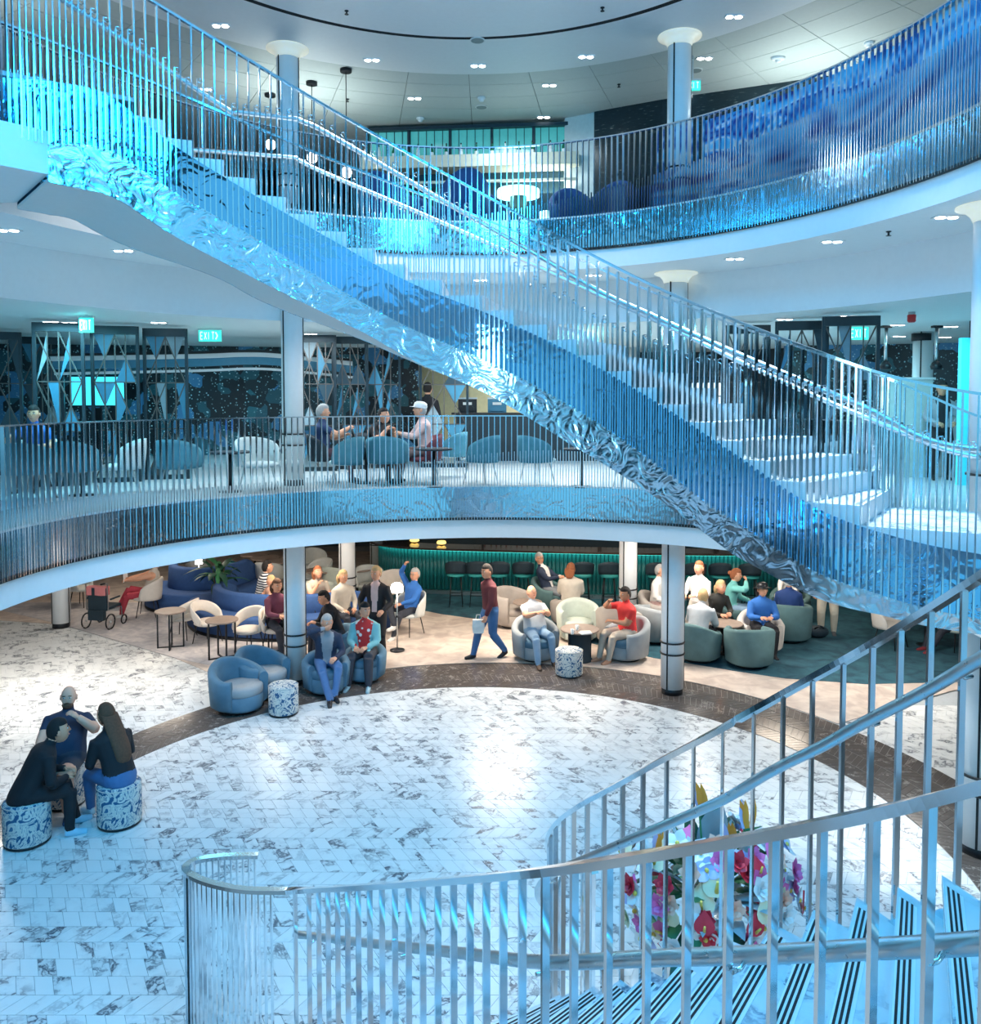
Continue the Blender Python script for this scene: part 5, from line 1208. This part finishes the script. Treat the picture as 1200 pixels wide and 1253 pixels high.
def person(label, loc, rz, pose, look, group=None):
    h = look.get('h', 1.0); fat = look.get('fat', 1.0); cl = look.get('loose', 1.0)
    g = lambda k, d: pose.get(k, d)
    hz = g('hip', .92)*1.0; H = Vector((g('hx', 0), g('hy', 0), hz)); lean = radians(g('lean', 0)); sl = radians(g('side', 0)); tw = radians(g('twist', 0))
    U = Vector((sin(sl), sin(lean)*cos(sl), cos(lean)*cos(sl))).normalized()
    X = Vector((cos(tw), sin(tw), 0)); X = (X-U*X.dot(U)).normalized(); F = U.cross(X).normalized()
    ts = .49*h; SH = H+U*ts; NK = H+U*(ts+.07*h)
    HD = NK+U*.05*h+(Vector((0, .02, .095*h)) if True else 0)
    HD = NK+U*(.122*h)+F*.018
    b = MB(); segs = []; thr = .5
    def ring(c, xa, ya, rx, ry, n=14): return [tuple(c+xa*(cos(2*pi*i/n)*rx)+ya*(sin(2*pi*i/n)*ry)) for i in range(n)]
    hipX = Vector((1, 0, 0)); hipF = Vector((0, 1, 0)); R = []
    seated = g('sit', False)
    bel = look.get('belly', 0.0)
    for t, rx, ry in ((-.11, .11, .09), (-.07, .165, .125), (0, .188, .138), (.10, .178, .132), (.20, .172, .126), (.30, .186, .130), (.40, .208, .130), (.455, .205, .112), (.495, .150, .088), (.535, .065, .062), (.60, .055, .058), (.64, .052, .055)):
        k = max(0, min(1, t/.3)); xa = hipX.lerp(X, k).normalized(); ya = hipF.lerp(F, k).normalized()
        bb = bel*math.exp(-((t-.12)/.13)**2)
        fx = fat if t < .52 else 1
        R.append(ring(H+U*t*h+ya*bb*.6, xa, ya, rx*fx+bb*.35, ry*fx+bb))
    b.rings(R)
    segs.append(('torso', H-U*.02, H+U*.44*h, .14*fat)); segs.append(('neck', H+U*.56*h, H+U*.64*h, .052)); segs.append(('pelvis', H-U*.10, H-U*.04, .15*fat))
    def limb(pts, rad, n=12):
        pts = [Vector(p) for p in pts]; q = []; rr = []
        for (a, c, ra, rc) in zip(pts, pts[1:], rad, rad[1:]):
            for i in range(4): q.append(a.lerp(c, i/4)); rr.append(ra+(rc-ra)*i/4)
        q.append(pts[-1]); rr.append(rad[-1]); b.tube(q, rr, n=n)
    legs = cl*(.5+.5*fat)
    for s, key, pk in ((-1, 'footL', 'poleL'), (1, 'footR', 'poleR')):
        hp = H+Vector((s*.092, 0, -.02)); ft = Vector(g(key, (s*.10, .0, .085)))
        kn, an = ik(hp, ft, .43*h, .42*h, g(pk, (s*.12, 1, .15)))
        limb([hp, kn], [.098*legs, .072*legs]); limb([kn, kn.lerp(an, .35), an], [.070*legs, .066*legs, .050*legs])
        sk = g('soleL' if s < 0 else 'soleR', None)
        fd = Vector(g('toeL' if s < 0 else 'toeR', (s*.12, 1, -.12))).normalized()
        heel = an-fd*.05+Vector((0, 0, -.045)); toe = an+fd*.175+Vector((0, 0, -.05))
        limb([an+Vector((0, 0, .01)), an+Vector((0, 0, -.03))], [.044, .045]); limb([heel, heel.lerp(toe, .5), toe], [.036, .044, .034])
        segs += [('thigh', hp, hp.lerp(kn, .62), .08*legs), ('knee', hp.lerp(kn, .72), kn, .068*legs), ('shin', kn, an+Vector((0, 0, .03)), .055*legs), ('foot', heel, toe, .045), ('foot', an+Vector((0, 0, -.03)), an+Vector((0, 0, -.025)), .045)]
    hands = []
    for s, key, pk in ((-1, 'handL', 'elbL'), (1, 'handR', 'elbR')):
        sp = H+U*(ts-.045)+X*(s*.200*(.6+.4*fat)); tg = Vector(g(key, (s*.26, .05, hz-.10)))
        el, wr = ik(sp, tg, .285*h, .255*h, g(pk, (s*.7, -.6, -.6)))
        limb([sp-X*s*.03, el], [.070*cl, .054*cl]); limb([el, el.lerp(wr, .4), wr], [.053*cl, .049*cl, .036*cl])
        hd = Vector(g('dirL' if s < 0 else 'dirR', (wr-el))); hands.append((wr, hd, Vector(g('palmL' if s < 0 else 'palmR', (-s*.6, .2, -.8))), s))
        segs += [('uarm', sp, sp.lerp(el, .55), .056*cl), ('elbow', sp.lerp(el, .7), el, .05*cl), ('farm', el, wr, .043*cl)]
    raw = bpy.data.meshes.new('raw'); raw.from_pydata(b.v, [], b.f)
    me = tmp_eval(raw, look.get('voxel', .019))
    # material slots: 0 skin 1 top 2 trousers 3 shoes 4 inner shirt 5 dark eye 6 white 7 lip 8 brow/beard
    hairm = look.get('hairm', 'hair_brown')
    slots = [look.get('skin', 'skin_a'), look['top'], look['bottom'], look.get('shoe', 'black_metal'), look.get('inner', look['top']), 'eye_dark', 'eye_white', 'lip', hairm]
    n = len(me.polygons); co = np.empty(len(me.vertices)*3, 'f'); me.vertices.foreach_get('co', co); co = co.reshape(-1, 3)
    ctr = np.empty(n*3, 'f'); me.polygons.foreach_get('center', ctr); ctr = ctr.reshape(-1, 3)
    best = np.full(n, 1e9); lab = np.zeros(n, int); names = []
    for k, (nm, p, q, r) in enumerate(segs):
        p_ = np.array(p); d = np.array(q)-p_; t = np.clip(((ctr-p_)@d)/max(1e-9, d@d), 0, 1); ds = np.linalg.norm(ctr-p_-t[:, None]*d, axis=1)-r
        u = ds < best; best[u] = ds[u]; lab[u] = k; names.append(nm)
    sl_ = look.get('sleeve', 'long'); lg = look.get('legs', 'long')
    mp = {'torso': 1, 'neck': 0, 'pelvis': 2, 'thigh': 2, 'knee': 0 if lg == 'shorts' else 2, 'shin': 0 if lg == 'shorts' else 2, 'foot': 3, 'uarm': 0 if sl_ == 'none' else 1, 'elbow': 1 if sl_ == 'long' else 0, 'farm': 1 if sl_ == 'long' else 0}
    idx = np.array([mp[nm] for nm in names])[lab]
    if look.get('open'):
        rel = ctr-np.array(H); u_ = rel@np.array(U); x_ = rel@np.array(X); f_ = rel@np.array(F)
        idx[(idx == 1) & (np.abs(x_) < look['open']*(.7+1.7*u_)) & (f_ > .03) & (u_ > -.1)] = 4
    rel = (ctr-np.array(H))@np.array(U); idx[(idx == 1) & (rel < look.get('hem', -.03)) & (np.array([nm == 'torso' for nm in names])[lab])] = 2
    fin = MB(); vv = [tuple(c) for c in co.tolist()]; ff = [list(p.vertices) for p in me.polygons]
    fin.v = vv; fin.f = ff; fin.m = idx.tolist(); fin.sm = [True]*n; fin.rnd = [0]*n
    bpy.data.meshes.remove(me)
    hy, hp = radians(g('yaw', 0)), radians(g('nod', 0))
    B3 = Matrix((X, F, U)).transposed(); hm = Matrix.Translation(HD) @ (B3.lerp(Matrix.Identity(3), .6)).to_4x4() @ Matrix.Rotation(hy, 4, 'Z') @ Matrix.Rotation(-hp, 4, 'X')
    S = Matrix.Scale(look.get('head', 1.0)*1.10, 4)
    head_geo(fin, hm @ S, look)
    for wr, hd, pn, s in hands: hand_geo(fin, wr, hd, pn, 0, g('curl', .7))
    o = fin.build('person', slots, None, loc=loc, rz=rz); tag(o, label, 'person', group)
    st = look.get('hair', 'short')
    if st != 'none': hb = hair_geo(hm @ S, st); hb.build('hair', hairm, o)
    if look.get('glasses'):
        gb = MB(); M = hm @ S
        for s in (-1, 1):
            gb.tube([M @ Vector((s*.030+cos(a)*.020, .094, .012+sin(a)*.015)) for a in [2*pi*i/12 for i in range(13)]], .0022, n=4); gb.tube([M @ Vector((s*.05, .092, .014)), M @ Vector((s*.078, .0, .012))], .002, n=4)
        gb.tube([M @ Vector((-.011, .096, .014)), M @ Vector((.011, .096, .014))], .002, n=4); gb.build('glasses', 'black_metal', o)
    if look.get('hat'):
        kind, hm_ = look['hat']; M = hm @ S; hb = MB()
        prof = [(.092, .03), (.098, .06), (.088, .105), (.05, .13), (0, .135)]
        R = [[M @ Vector((sin(2*pi*i/20)*r*.95, cos(2*pi*i/20)*r*1.1, z)) for i in range(20)] for r, z in prof]; hb.rings(R, caps=False)
        if kind == 'brim': hb.rings([[M @ Vector((sin(2*pi*i/20)*r, cos(2*pi*i/20)*r*1.1, z)) for i in range(20)] for r, z in ((.088, .035), (.15, .022), (.15, .03), (.09, .05))], caps=False)
        else: hb.sheet([[M @ Vector((x, .095+.075*(1-(x/.075)**2)*t, .045-.012*t)) for x in (-.07, -.04, 0, .04, .07)] for t in (0, .5, 1)])
        hb.build('hat', hm_, o)
    return o
def chair_of(sub):
    r = [o for o in COL.objects if o.parent is None and sub in o.get('label', '')]
    return r[0]
def sit(**k):
    d = dict(sit=True, hip=.50, hy=-.03, lean=-14, footL=(-.11, .44, .085), footR=(.11, .44, .085), handL=(-.12, .26, .60), handR=(.12, .26, .60)); d.update(k); return d
def on_chair(sub, label, pose, look, dz=0.0, drz=0.0):
    T = chair_of(sub); return person(label, (T.location.x, T.location.y, T.location.z+dz), T.rotation_euler[2]+radians(drz), pose, look)
NAVY = pm((.02, .035, .075)); BLACK = pm((.012, .012, .016)); JEANS = pm((.07, .16, .34)); LJEANS = pm((.22, .34, .48)); WHITE = pm((.78, .76, .74)); GREY = pm((.46, .50, .54)); RED = pm((.72, .04, .04)); BEIGE = pm((.58, .49, .40)); SAND = pm((.62, .56, .48)); TEAL = pm((.18, .55, .52)); TURQ = pm((.22, .52, .55)); MAROON = pm((.11, .02, .03)); DKRED = pm((.50, .05, .08)); ROYAL = pm((.03, .16, .52)); DKT = pm((.03, .035, .05)); PINK = pm((.72, .50, .48)); OLIVE = pm((.05, .05, .045)); MIDG = pm((.28, .30, .33))

# trio on the marble
def at_d(x, d, z=0.0): p = on_d(x, 484, d); return Vector((p.x, d, z))
p = at_d(68, 9.8); T = thing('pouf', 'leaf print pouf hidden under the bald man in navy', 'pouf', p); pouf(T, .23, .45)
person('bald bearded man in navy t-shirt and shorts sitting with two dark clad friends', p, face(8), sit(hip=.53, lean=-16, footL=(-.17, .40, .085), footR=(.20, .36, .085), handR=(.17, .32, .68), handL=(-.20, .12, 1.06), elbL=(-.9, .3, -.7), palmL=(1, 0, .2), yaw=6, nod=4),
       dict(top=NAVY, bottom=pm((.035, .05, .08)), shoe=pm((.04, .10, .22)), sleeve='short', legs='shorts', hair='none', hairm='hair_brown', beard=True, fat=1.26, belly=.06, voxel=.014, skin='skin_b', loose=1.1))
p = at_d(20, 8.95); T = thing('pouf', 'leaf print pouf under the man in the black track top', 'pouf', p); pouf(T, .235, .46)
person('dark haired man in black track top, seen from behind on a pouf', p, face(128), sit(hip=.54, lean=30, footL=(-.10, .50, .085), footR=(.16, .38, .085), handL=(-.08, .40, .66), handR=(.10, .38, .64), yaw=-10, nod=-18),
       dict(top=BLACK, bottom=BLACK, shoe=pm((.35, .60, .74)), hair='short', hairm='hair_dark', voxel=.014, fat=1.05))
p = at_d(136, 9.35); T = thing('pouf', 'leaf print pouf under the woman with long hair', 'pouf', p); pouf(T, .235, .46)
person('woman with long dark hair in black top and blue jeans, sitting on a pouf', p, face(-128), sit(hip=.54, lean=24, footL=(-.10, .44, .085), footR=(.10, .40, .085), handL=(-.06, .36, .72), handR=(.08, .38, .70), yaw=8, nod=-16),
       dict(top=BLACK, bottom=JEANS, shoe=pm((.60, .74, .80)), hair='long', hairm='hair_brown', voxel=.014, hem=.02))
p = at_d(136, 9.35)+Matrix.Rotation(face(-128), 3, 'Z') @ Vector((.01, .455, .745)); b = MB(); b.box((0, 0, 0), (.075, .15, .009), .5, M=Matrix.Rotation(.6, 3, 'X')); tag(b.build('phone', 'black_metal', None, loc=p), 'phone held by the woman with long hair', 'phone')

on_chair('under the seated man in jeans', 'man in dark jacket and jeans resting his chin on his hand beside the column', sit(lean=14, footL=(-.05, .55, .12), footR=(.05, .62, .085), handR=(.05, .26, 1.10), handL=(-.10, .30, .62), palmR=(-.4, -1, .3), yaw=10), dict(top=NAVY, inner=MIDG, open=.07, bottom=JEANS, hair='short', hairm='hair_grey', shoe='black_metal'))
on_chair('under the woman in the turquoise jacket', 'woman in turquoise jacket over a red floral top looking aside', sit(lean=2, footL=(-.17, .50, .085), footR=(.17, .50, .085), handL=(-.09, .30, .64), handR=(.09, .30, .64), yaw=42), dict(top=TURQ, inner='cloth_floral', open=.10, bottom=DKT, hair='short', hairm='hair_dark', loose=1.15, shoe=pm((.35, .50, .55)), fat=1.08))
on_chair('reader in red trousers', 'person in pale top and red trousers reading a white book beside the blue sofa', sit(lean=-14, footL=(-.06, .52, .085), footR=(-.02, .58, .24), poleR=(0, 1, .8), handL=(-.12, .40, .82), handR=(.12, .40, .82)), dict(top=SAND, bottom=DKRED, sleeve='none', hair='short', shoe=WHITE))
T = chair_of('reader in red trousers'); M = Matrix.Rotation(T.rotation_euler[2], 4, 'Z'); q = Vector(T.location)+M @ Vector((0, .46, .90)); b = MB(); b.box((-.085, 0, 0), (.17, .012, .23), 0, M=Matrix.Rotation(.25, 3, 'Z')); b.box((.085, 0, 0), (.17, .012, .23), 0, M=Matrix.Rotation(-.25, 3, 'Z')); tag(b.build('book', 'paper', None, loc=q, rz=T.rotation_euler[2]), 'open white book in the hands of the reader in red', 'book')
on_chair('carrying the man in the blue sweater', 'man with glasses in blue sweater, one arm raised behind his head', sit(lean=-12, footL=(-.08, .52, .085), footR=(-.10, .52, .30), poleR=(.8, 1, .9), handL=(-.02, .26, .66), handR=(.14, -.02, 1.38), elbR=(1, .1, .6), palmR=(-1, 0, -.3), yaw=6), dict(top=ROYAL, bottom=DKT, hair='short', hairm='hair_grey', glasses=True, shoe=WHITE))
on_chair('under the bald man in the grey shirt', 'bald man in grey t-shirt and pale jeans holding a phone', sit(lean=-16, footL=(-.16, .48, .085), footR=(.16, .55, .085), handL=(-.06, .30, .92), handR=(.08, .30, .92), nod=-14, yaw=6), dict(top=GREY, bottom=LJEANS, sleeve='short', hair='none', hairm='hair_grey', fat=1.12, belly=.05, shoe=pm((.10, .06, .04))))
on_chair('under the woman in the red shirt', 'woman with short dark hair in red shirt and beige trousers lifting a cup', sit(lean=4, footL=(-.10, .46, .085), footR=(.10, .52, .085), handL=(.02, .30, .72), handR=(.06, .34, 1.08), elbR=(1, .1, -.7), yaw=4), dict(top=RED, bottom=BEIGE, sleeve='short', hair='short', hairm='hair_dark', skin='skin_c', shoe='skin_c', fat=1.1))
on_chair('under the man in navy beside the bar stools', 'man with glasses in navy jacket sitting sideways near the bar stools', sit(lean=-20, footL=(-.10, .62, .085), footR=(.10, .62, .085), handL=(-.05, .26, .80), handR=(.05, .26, .80), yaw=-30), dict(top=NAVY, inner=WHITE, open=.06, bottom=MIDG, hair='short', hairm='hair_grey', glasses=True))
on_chair('under the woman in the beige sweater', 'woman with short red hair in beige sweater, seen from behind', sit(lean=-6, yaw=-20), dict(top=SAND, bottom=DKT, hair='bob', hairm='hair_red', fat=1.12, loose=1.15))
on_chair('under the hooded person in grey', 'person in grey hooded jacket bending over the low table', sit(lean=24, handL=(-.10, .44, .64), handR=(.10, .44, .64), nod=-20), dict(top=GREY, bottom=BLACK, hair='short', hairm='hair_blond', loose=1.2, fat=1.1, shoe=WHITE))
on_chair('behind the white haired man in navy', 'white haired man in navy jumper, seen from behind', sit(lean=-4), dict(top=pm((.02, .06, .22)), bottom=DKT, hair='short', hairm='hair_white', fat=1.08))
on_chair('under the woman in the turquoise cardigan', 'woman with tied red hair in turquoise cardigan leaning on her hand', sit(lean=10, handR=(.08, .30, 1.08), handL=(-.06, .38, .66), palmR=(-.3, -1, .2)), dict(top=TEAL, bottom=LJEANS, hair='bun', hairm='hair_red', loose=1.1))
on_chair('under the person in white with a magazine', 'person in white shirt with a magazine on the lap', sit(lean=-10, handL=(-.14, .36, .68), handR=(.14, .36, .68), nod=-18, footR=(-.02, .55, .28), poleR=(.7, 1, .9)), dict(top=WHITE, bottom=SAND, hair='short', hairm='hair_red'))
on_chair('dark trousered sitter', 'person in dark trousers and grey top sitting below the staircase', sit(lean=-8, footL=(-.08, .62, .085), footR=(.10, .58, .085)), dict(top=MIDG, bottom=DKT, hair='short', shoe=pm((.25, .03, .04))))
on_chair('holding a pale coat', 'person in pale hooded coat sitting beside the column near the bar stools', sit(lean=6, nod=-10), dict(top=WHITE, bottom=PINK, hair='short', hairm='hair_grey', loose=1.2))
T = put('tub_chair', 'cream tub chair under the man in the black hat', 'armchair', (930, 797), 0, tub_chair, m_out='cream_fabric', w=.80)
on_chair('cream tub chair under the man in the black hat', 'person in blue jacket and black brimmed hat holding a dark bag', sit(lean=8, handL=(-.10, .34, .72), handR=(.10, .34, .72), nod=-16), dict(top=ROYAL, bottom=BLACK, hair='bob', hairm='hair_dark', hat=('brim', 'black_metal'), loose=1.15, fat=1.05))
T = put('tub_chair', 'green tub chair under the blond person in a dark top', 'armchair', (872, 786), 20, tub_chair, m_out='velvet_green', w=.74)
on_chair('green tub chair under the blond person', 'blond person in dark top leaning over the low round table', sit(lean=22, handL=(-.08, .42, .66), handR=(.10, .40, .64), nod=-14), dict(top=OLIVE, bottom=BLACK, hair='bob', hairm='hair_blond'))
# by the blue sofa
T = put('tub_chair', 'dark tub chair under the man in the black leather jacket', 'armchair', (411, 806), -60, tub_chair, m_out='velvet_blue', w=.70, h=.6, arm=.5)
on_chair('under the man in the black leather jacket', 'man in black leather jacket leaning forward beside the column', sit(lean=20, handL=(-.08, .40, .72), handR=(.08, .42, .70), yaw=6), dict(top=BLACK, bottom=DKT, hair='short', hairm='hair_dark'))
on_chair('cream open-back chair partly behind', 'person in maroon jacket half hidden by the white column', sit(lean=6, hip=.55, handL=(-.08, .36, .74), handR=(.10, .38, .74)), dict(top=pm((.16, .04, .08)), bottom=DKT, hair='bob', hairm='hair_brown'))
p = at_d(317, 17.6); person('dark haired person in striped shirt sitting on the curved blue sofa', p, face(110), sit(hip=.54, lean=12, nod=-16), dict(top='cloth_striped', bottom=JEANS, hair='short', hairm='hair_dark'))
p = at_d(328, 17.2); person('small child with bare arms beside the striped shirt', p, face(-60), sit(hip=.52, lean=0, h=.7), dict(top=pm((.62, .34, .24)), bottom=WHITE, hair='short', hairm='hair_blond', h=.72, head=.85, sleeve='none'))
p = at_d(383, 17.4); person('woman with long brown hair on the far side of the blue sofa', p, face(30), sit(hip=.53, lean=18, nod=-24, handR=(.05, .34, .96), handL=(-.1, .34, .7)), dict(top=BEIGE, bottom=DKT, hair='bob', hairm='hair_red', sleeve='short'))
p = at_d(417, 16.7); person('blond person in cream top behind the man in black leather', p, face(40), sit(hip=.53, lean=4), dict(top=SAND, bottom=DKT, hair='bob', hairm='hair_blond'))
STW = dict(footL=(-.12, -.02, .085), footR=(.12, .05, .085))
p = at_d(459, 15.2); person('standing woman with fair tied hair in long black jacket', p, face(-10), dict(hip=.90, handL=(-.20, .28, .98), handR=(.22, .16, .92), yaw=-14, **STW), dict(top=BLACK, inner=PINK, open=.05, bottom=BLACK, hair='bun', hairm='hair_blond', loose=1.12, hem=-.10))
p = at_d(600, 15.35); person('young man in maroon hoodie and blue jeans walking with a bag', p, face(-62), dict(hip=.91, lean=5, footL=(-.08, -.26, .13), footR=(.10, .30, .085), toeL=(0, 1, -.5), handL=(-.24, .22, .84), handR=(.25, -.10, .82), yaw=14, poleL=(0, 1, .1)), dict(top=MAROON, bottom=pm((.05, .15, .34)), hair='short', hairm='hair_dark', loose=1.1, shoe='black_metal', h=1.0, hem=-.06))
p = at_d(585, 15.15, .52); T = thing('shopping_bag', 'small pale bag in the hand of the walking man', 'bag', p); b = MB(); b.rings([[(x*w, y*w*.5, z) for x, y in ((-1, -1), (1, -1), (1, 1), (-1, 1))] for w, z in ((.09, 0), (.11, .12), (.10, .24))], smooth=False); b.build('body', 'paper', T); b = MB(); b.tube([(-.05, 0, .23), (-.03, 0, .33), (.03, 0, .33), (.05, 0, .23)], .005, n=5); b.build('handle', 'paper', T)
p = at_d(858, 16.1); person('standing person in white top with red scarf before the bar stools', p, face(-50), dict(hip=.86, handL=(-.10, .26, 1.02), handR=(.14, .26, 1.0), nod=-12, yaw=10, **STW), dict(top=WHITE, bottom=SAND, hair='pony', hairm='hair_red', h=.93, loose=1.15))
p = at_d(1017, 16.9); person('standing person in beige trousers half hidden under the staircase', p, face(-20), dict(hip=.92, **STW), dict(top=WHITE, bottom=pm((.66, .58, .46)), hair='short', hairm='hair_grey', shoe=pm((.12, .12, .13)), loose=1.15))
# middle deck
on_chair('dark chair under the man in dark blue', 'grey haired man in dark blue shirt sitting beside the middle deck column', sit(lean=0, handR=(.10, .40, .92), handL=(-.08, .36, .80)), dict(top=pm((.02, .05, .14)), bottom=pm((.10, .06, .09)), hair='short', hairm='hair_grey', sleeve='short'))
on_chair('dark maroon chair under the man in the white cap', 'man in pale pink shirt and white cap sitting at the middle deck rail', sit(lean=8, handL=(-.10, .42, .84), handR=(.10, .40, .82), nod=-10, hip=.55), dict(top=PINK, bottom=pm((.16, .12, .12)), hair='ring', hairm='hair_grey', hat=('cap', pm((.85, .85, .84)))))
on_chair('chair under the person leaning over', 'person in black leaning over the small table on the middle deck', sit(lean=24, handL=(-.10, .40, .86), handR=(.10, .38, .88), nod=-20), dict(top=BLACK, bottom=BLACK, hair='short', hairm='hair_dark', sleeve='short'))
on_chair('chair under the person at the picture edge', 'person in blue top gesturing behind the wide blue chair', sit(lean=6, handR=(.26, .34, .84), handL=(-.16, .3, .7)), dict(top=ROYAL, bottom=DKT, hair='short', hairm='hair_dark', sleeve='short'))
p = at_d(523, 17.8, Z1); person('waiter in black standing before the cream wall', p, face(160), dict(hip=.92, **STW), dict(top=BLACK, bottom=BLACK, hair='short', hairm='hair_dark'))
p = at_d(1152, 14.9, Z1); person('dark haired attendant in grey uniform behind the host counter', p, face(-10), dict(hip=.90, handL=(-.14, .24, 1.0), handR=(.14, .24, 1.0), **STW), dict(top=MIDG, inner=BLACK, open=.08, bottom=BLACK, hair='bun', hairm='hair_dark', skin='skin_c'))
# ------------------------------------------------------------------ flower arrangement behind the lower stair rail
fc = on_z(868, 1222); T = thing('plinth', 'round white stepped plinth carrying the flower arrangement', 'plinth', (fc.x, fc.y, 0))
b = MB(); b.lathe([(.62, 0), (.62, .05), (.60, .06)], 40); b.build('step', 'white_paint', T); b = MB(); b.lathe([(.20, .06), (.20, .50), (.23, .52), (.23, .56)], 32); b.build('pedestal', 'white_paint', T)
T = thing('flower_arrangement', 'large mixed arrangement of orchids, anthuriums, roses and birds of paradise', 'flowers', (fc.x, fc.y, .562))
b = MB(); b.lathe([(.12, 0), (.17, .10), (.20, .20), (.18, .20), (.15, .1), (0, .06)], 26, caps=False); b.build('bowl', 'brushed', T)
for nm, c in (('petal_white', (.86, .84, .84)), ('petal_pink', (.80, .16, .42)), ('petal_red', (.68, .03, .06)), ('petal_orange', (1.0, .34, .04)), ('petal_cream', (.85, .78, .55)), ('petal_lilac', (.55, .55, .85)), ('petal_peach', (.9, .5, .38)), ('leaf_grey', (.30, .38, .42)), ('petal_centre', (.75, .55, .1))): mat(nm, c, .5, var=.15)
rr = random.Random(5)
def flower(kind, c, nd, s, m):
    nd = Vector(nd).normalized(); Q = nd.to_track_quat('Z', 'Y').to_matrix(); b = MB()
    if kind == 'orchid':
        for k in range(5):
            a = 2*pi*k/5+rr.random(); d = Q @ Vector((cos(a), sin(a), .35)); up = Q @ Vector((0, 0, 1)); blade(b, c, d, s, s*.42, 0.0, 4, up=up)
        o = b.build('bloom', m, T); bb = MB(); bb.ball(tuple(Vector(c)+nd*s*.18), s*.16, 8, 6); bb.build('flower_centre', 'petal_centre', o)
    elif kind == 'rose':
        for ring, (n, f, u) in enumerate(((6, 1.0, .35), (5, .72, .8), (4, .45, 1.6))):
            for k in range(n):
                a = 2*pi*k/n+ring*.5; d = Q @ Vector((cos(a), sin(a), u)); blade(b, Vector(c)-nd*s*.1, d, s*f, s*.42*f, -.2, 4, up=Q @ Vector((0, 0, 1)))
        b.build('bloom', m, T)
    elif kind == 'anthurium':
        G = []
        for j in range(7):
            t = j/6; w = s*.62*sin(pi*(.12+.88*t)**.8)*(1-t*.3); G.append([Vector(c)+Q @ Vector((x*w, (t-.3)*s*1.3, .10*s*(1-abs(x)))) for x in (-1, -.5, 0, .5, 1)])
        b.sheet(G); o = b.build('bloom', m, T); bb = MB(); bb.tube([Vector(c)+Q @ Vector((0, -.2*s, .05*s)), Vector(c)+Q @ Vector((0, .25*s, .5*s))], [s*.09, s*.05], n=7); bb.build('spadix', 'petal_centre', o)
    else:                                                   # bird of paradise
        b.tube([Vector(c), Vector(c)+Vector((s*.9, 0, .25*s))], [s*.12, s*.01], n=7)
        o = b.build('beak', 'leaf_mid', T)
        for k in range(4): bb = MB(); blade(bb, Vector(c)+Vector((.02*k, 0, .01)), (rr.uniform(-.3, .25), rr.uniform(-.2, .2), 1), s*1.5, s*.16, 0, 4, up=Vector((0, 1, 0))); bb.build('petal', 'petal_orange' if k else 'petal_lilac', o)
def sph(u, v, r):  # u around, v up
    return Vector((cos(u)*cos(v)*r*1.22, sin(u)*cos(v)*r*.9, .34+sin(v)*r*.95))
for k in range(70):
    u = rr.uniform(0, 6.28); v = rr.uniform(-.55, 1.3); c = sph(u, v, rr.uniform(.30, .52)); b = MB(); d = Vector((cos(u)*cos(v), sin(u)*cos(v), sin(v)+.2)); blade(b, c*.55+Vector((0, 0, .12)), d, rr.uniform(.32, .52), rr.uniform(.035, .07), rr.uniform(.1, .6), 5); b.build('leaf', rr.choice(('leaf_dark', 'leaf_mid', 'leaf_mid', 'leaf_grey')), T)
kinds = 2*([('orchid', 'petal_white', .11)]*15+[('orchid', 'petal_lilac', .10)]*8+[('rose', 'petal_white', .10)]*8+[('rose', 'petal_red', .085)]*7+[('rose', 'petal_pink', .09)]*5+[('anthurium', 'petal_pink', .15)]*3+[('anthurium', 'petal_cream', .17)]*4+[('anthurium', 'petal_red', .13)]*3+[('rose', 'petal_peach', .085)]*6+[('rose', 'petal_cream', .09)]*5)
for kind, m, s in kinds:
    u = rr.uniform(pi+.0, 2*pi) if rr.random() < .75 else rr.uniform(0, pi); v = rr.uniform(-.75, 1.1); c = sph(u, v, rr.uniform(.46, .60)); flower(kind, c, (cos(u)*cos(v), sin(u)*cos(v)-.2, sin(v)*.7+.1), s*1.05, m)
for dx, dz, s in ((-.12, .98, .16), (.22, .84, .16), (-.48, .62, .15), (.10, .70, .15)):
    c = Vector((dx, -.1, dz)); b = MB(); b.tube([Vector((dx*.3, 0, .2)), c], .008, n=5); b.build('stem', 'leaf_mid', T); flower('bird', c, (0, 0, 1), s, None)
for dx, L in ((.06, .62), (-.02, .5)):
    b = MB(); blade(b, (dx*.4, .02, .45), (dx, .05, 1), L, .10, .02, 6, up=Vector((0, 1, 0))); b.build('leaf', 'leaf_grey', T)
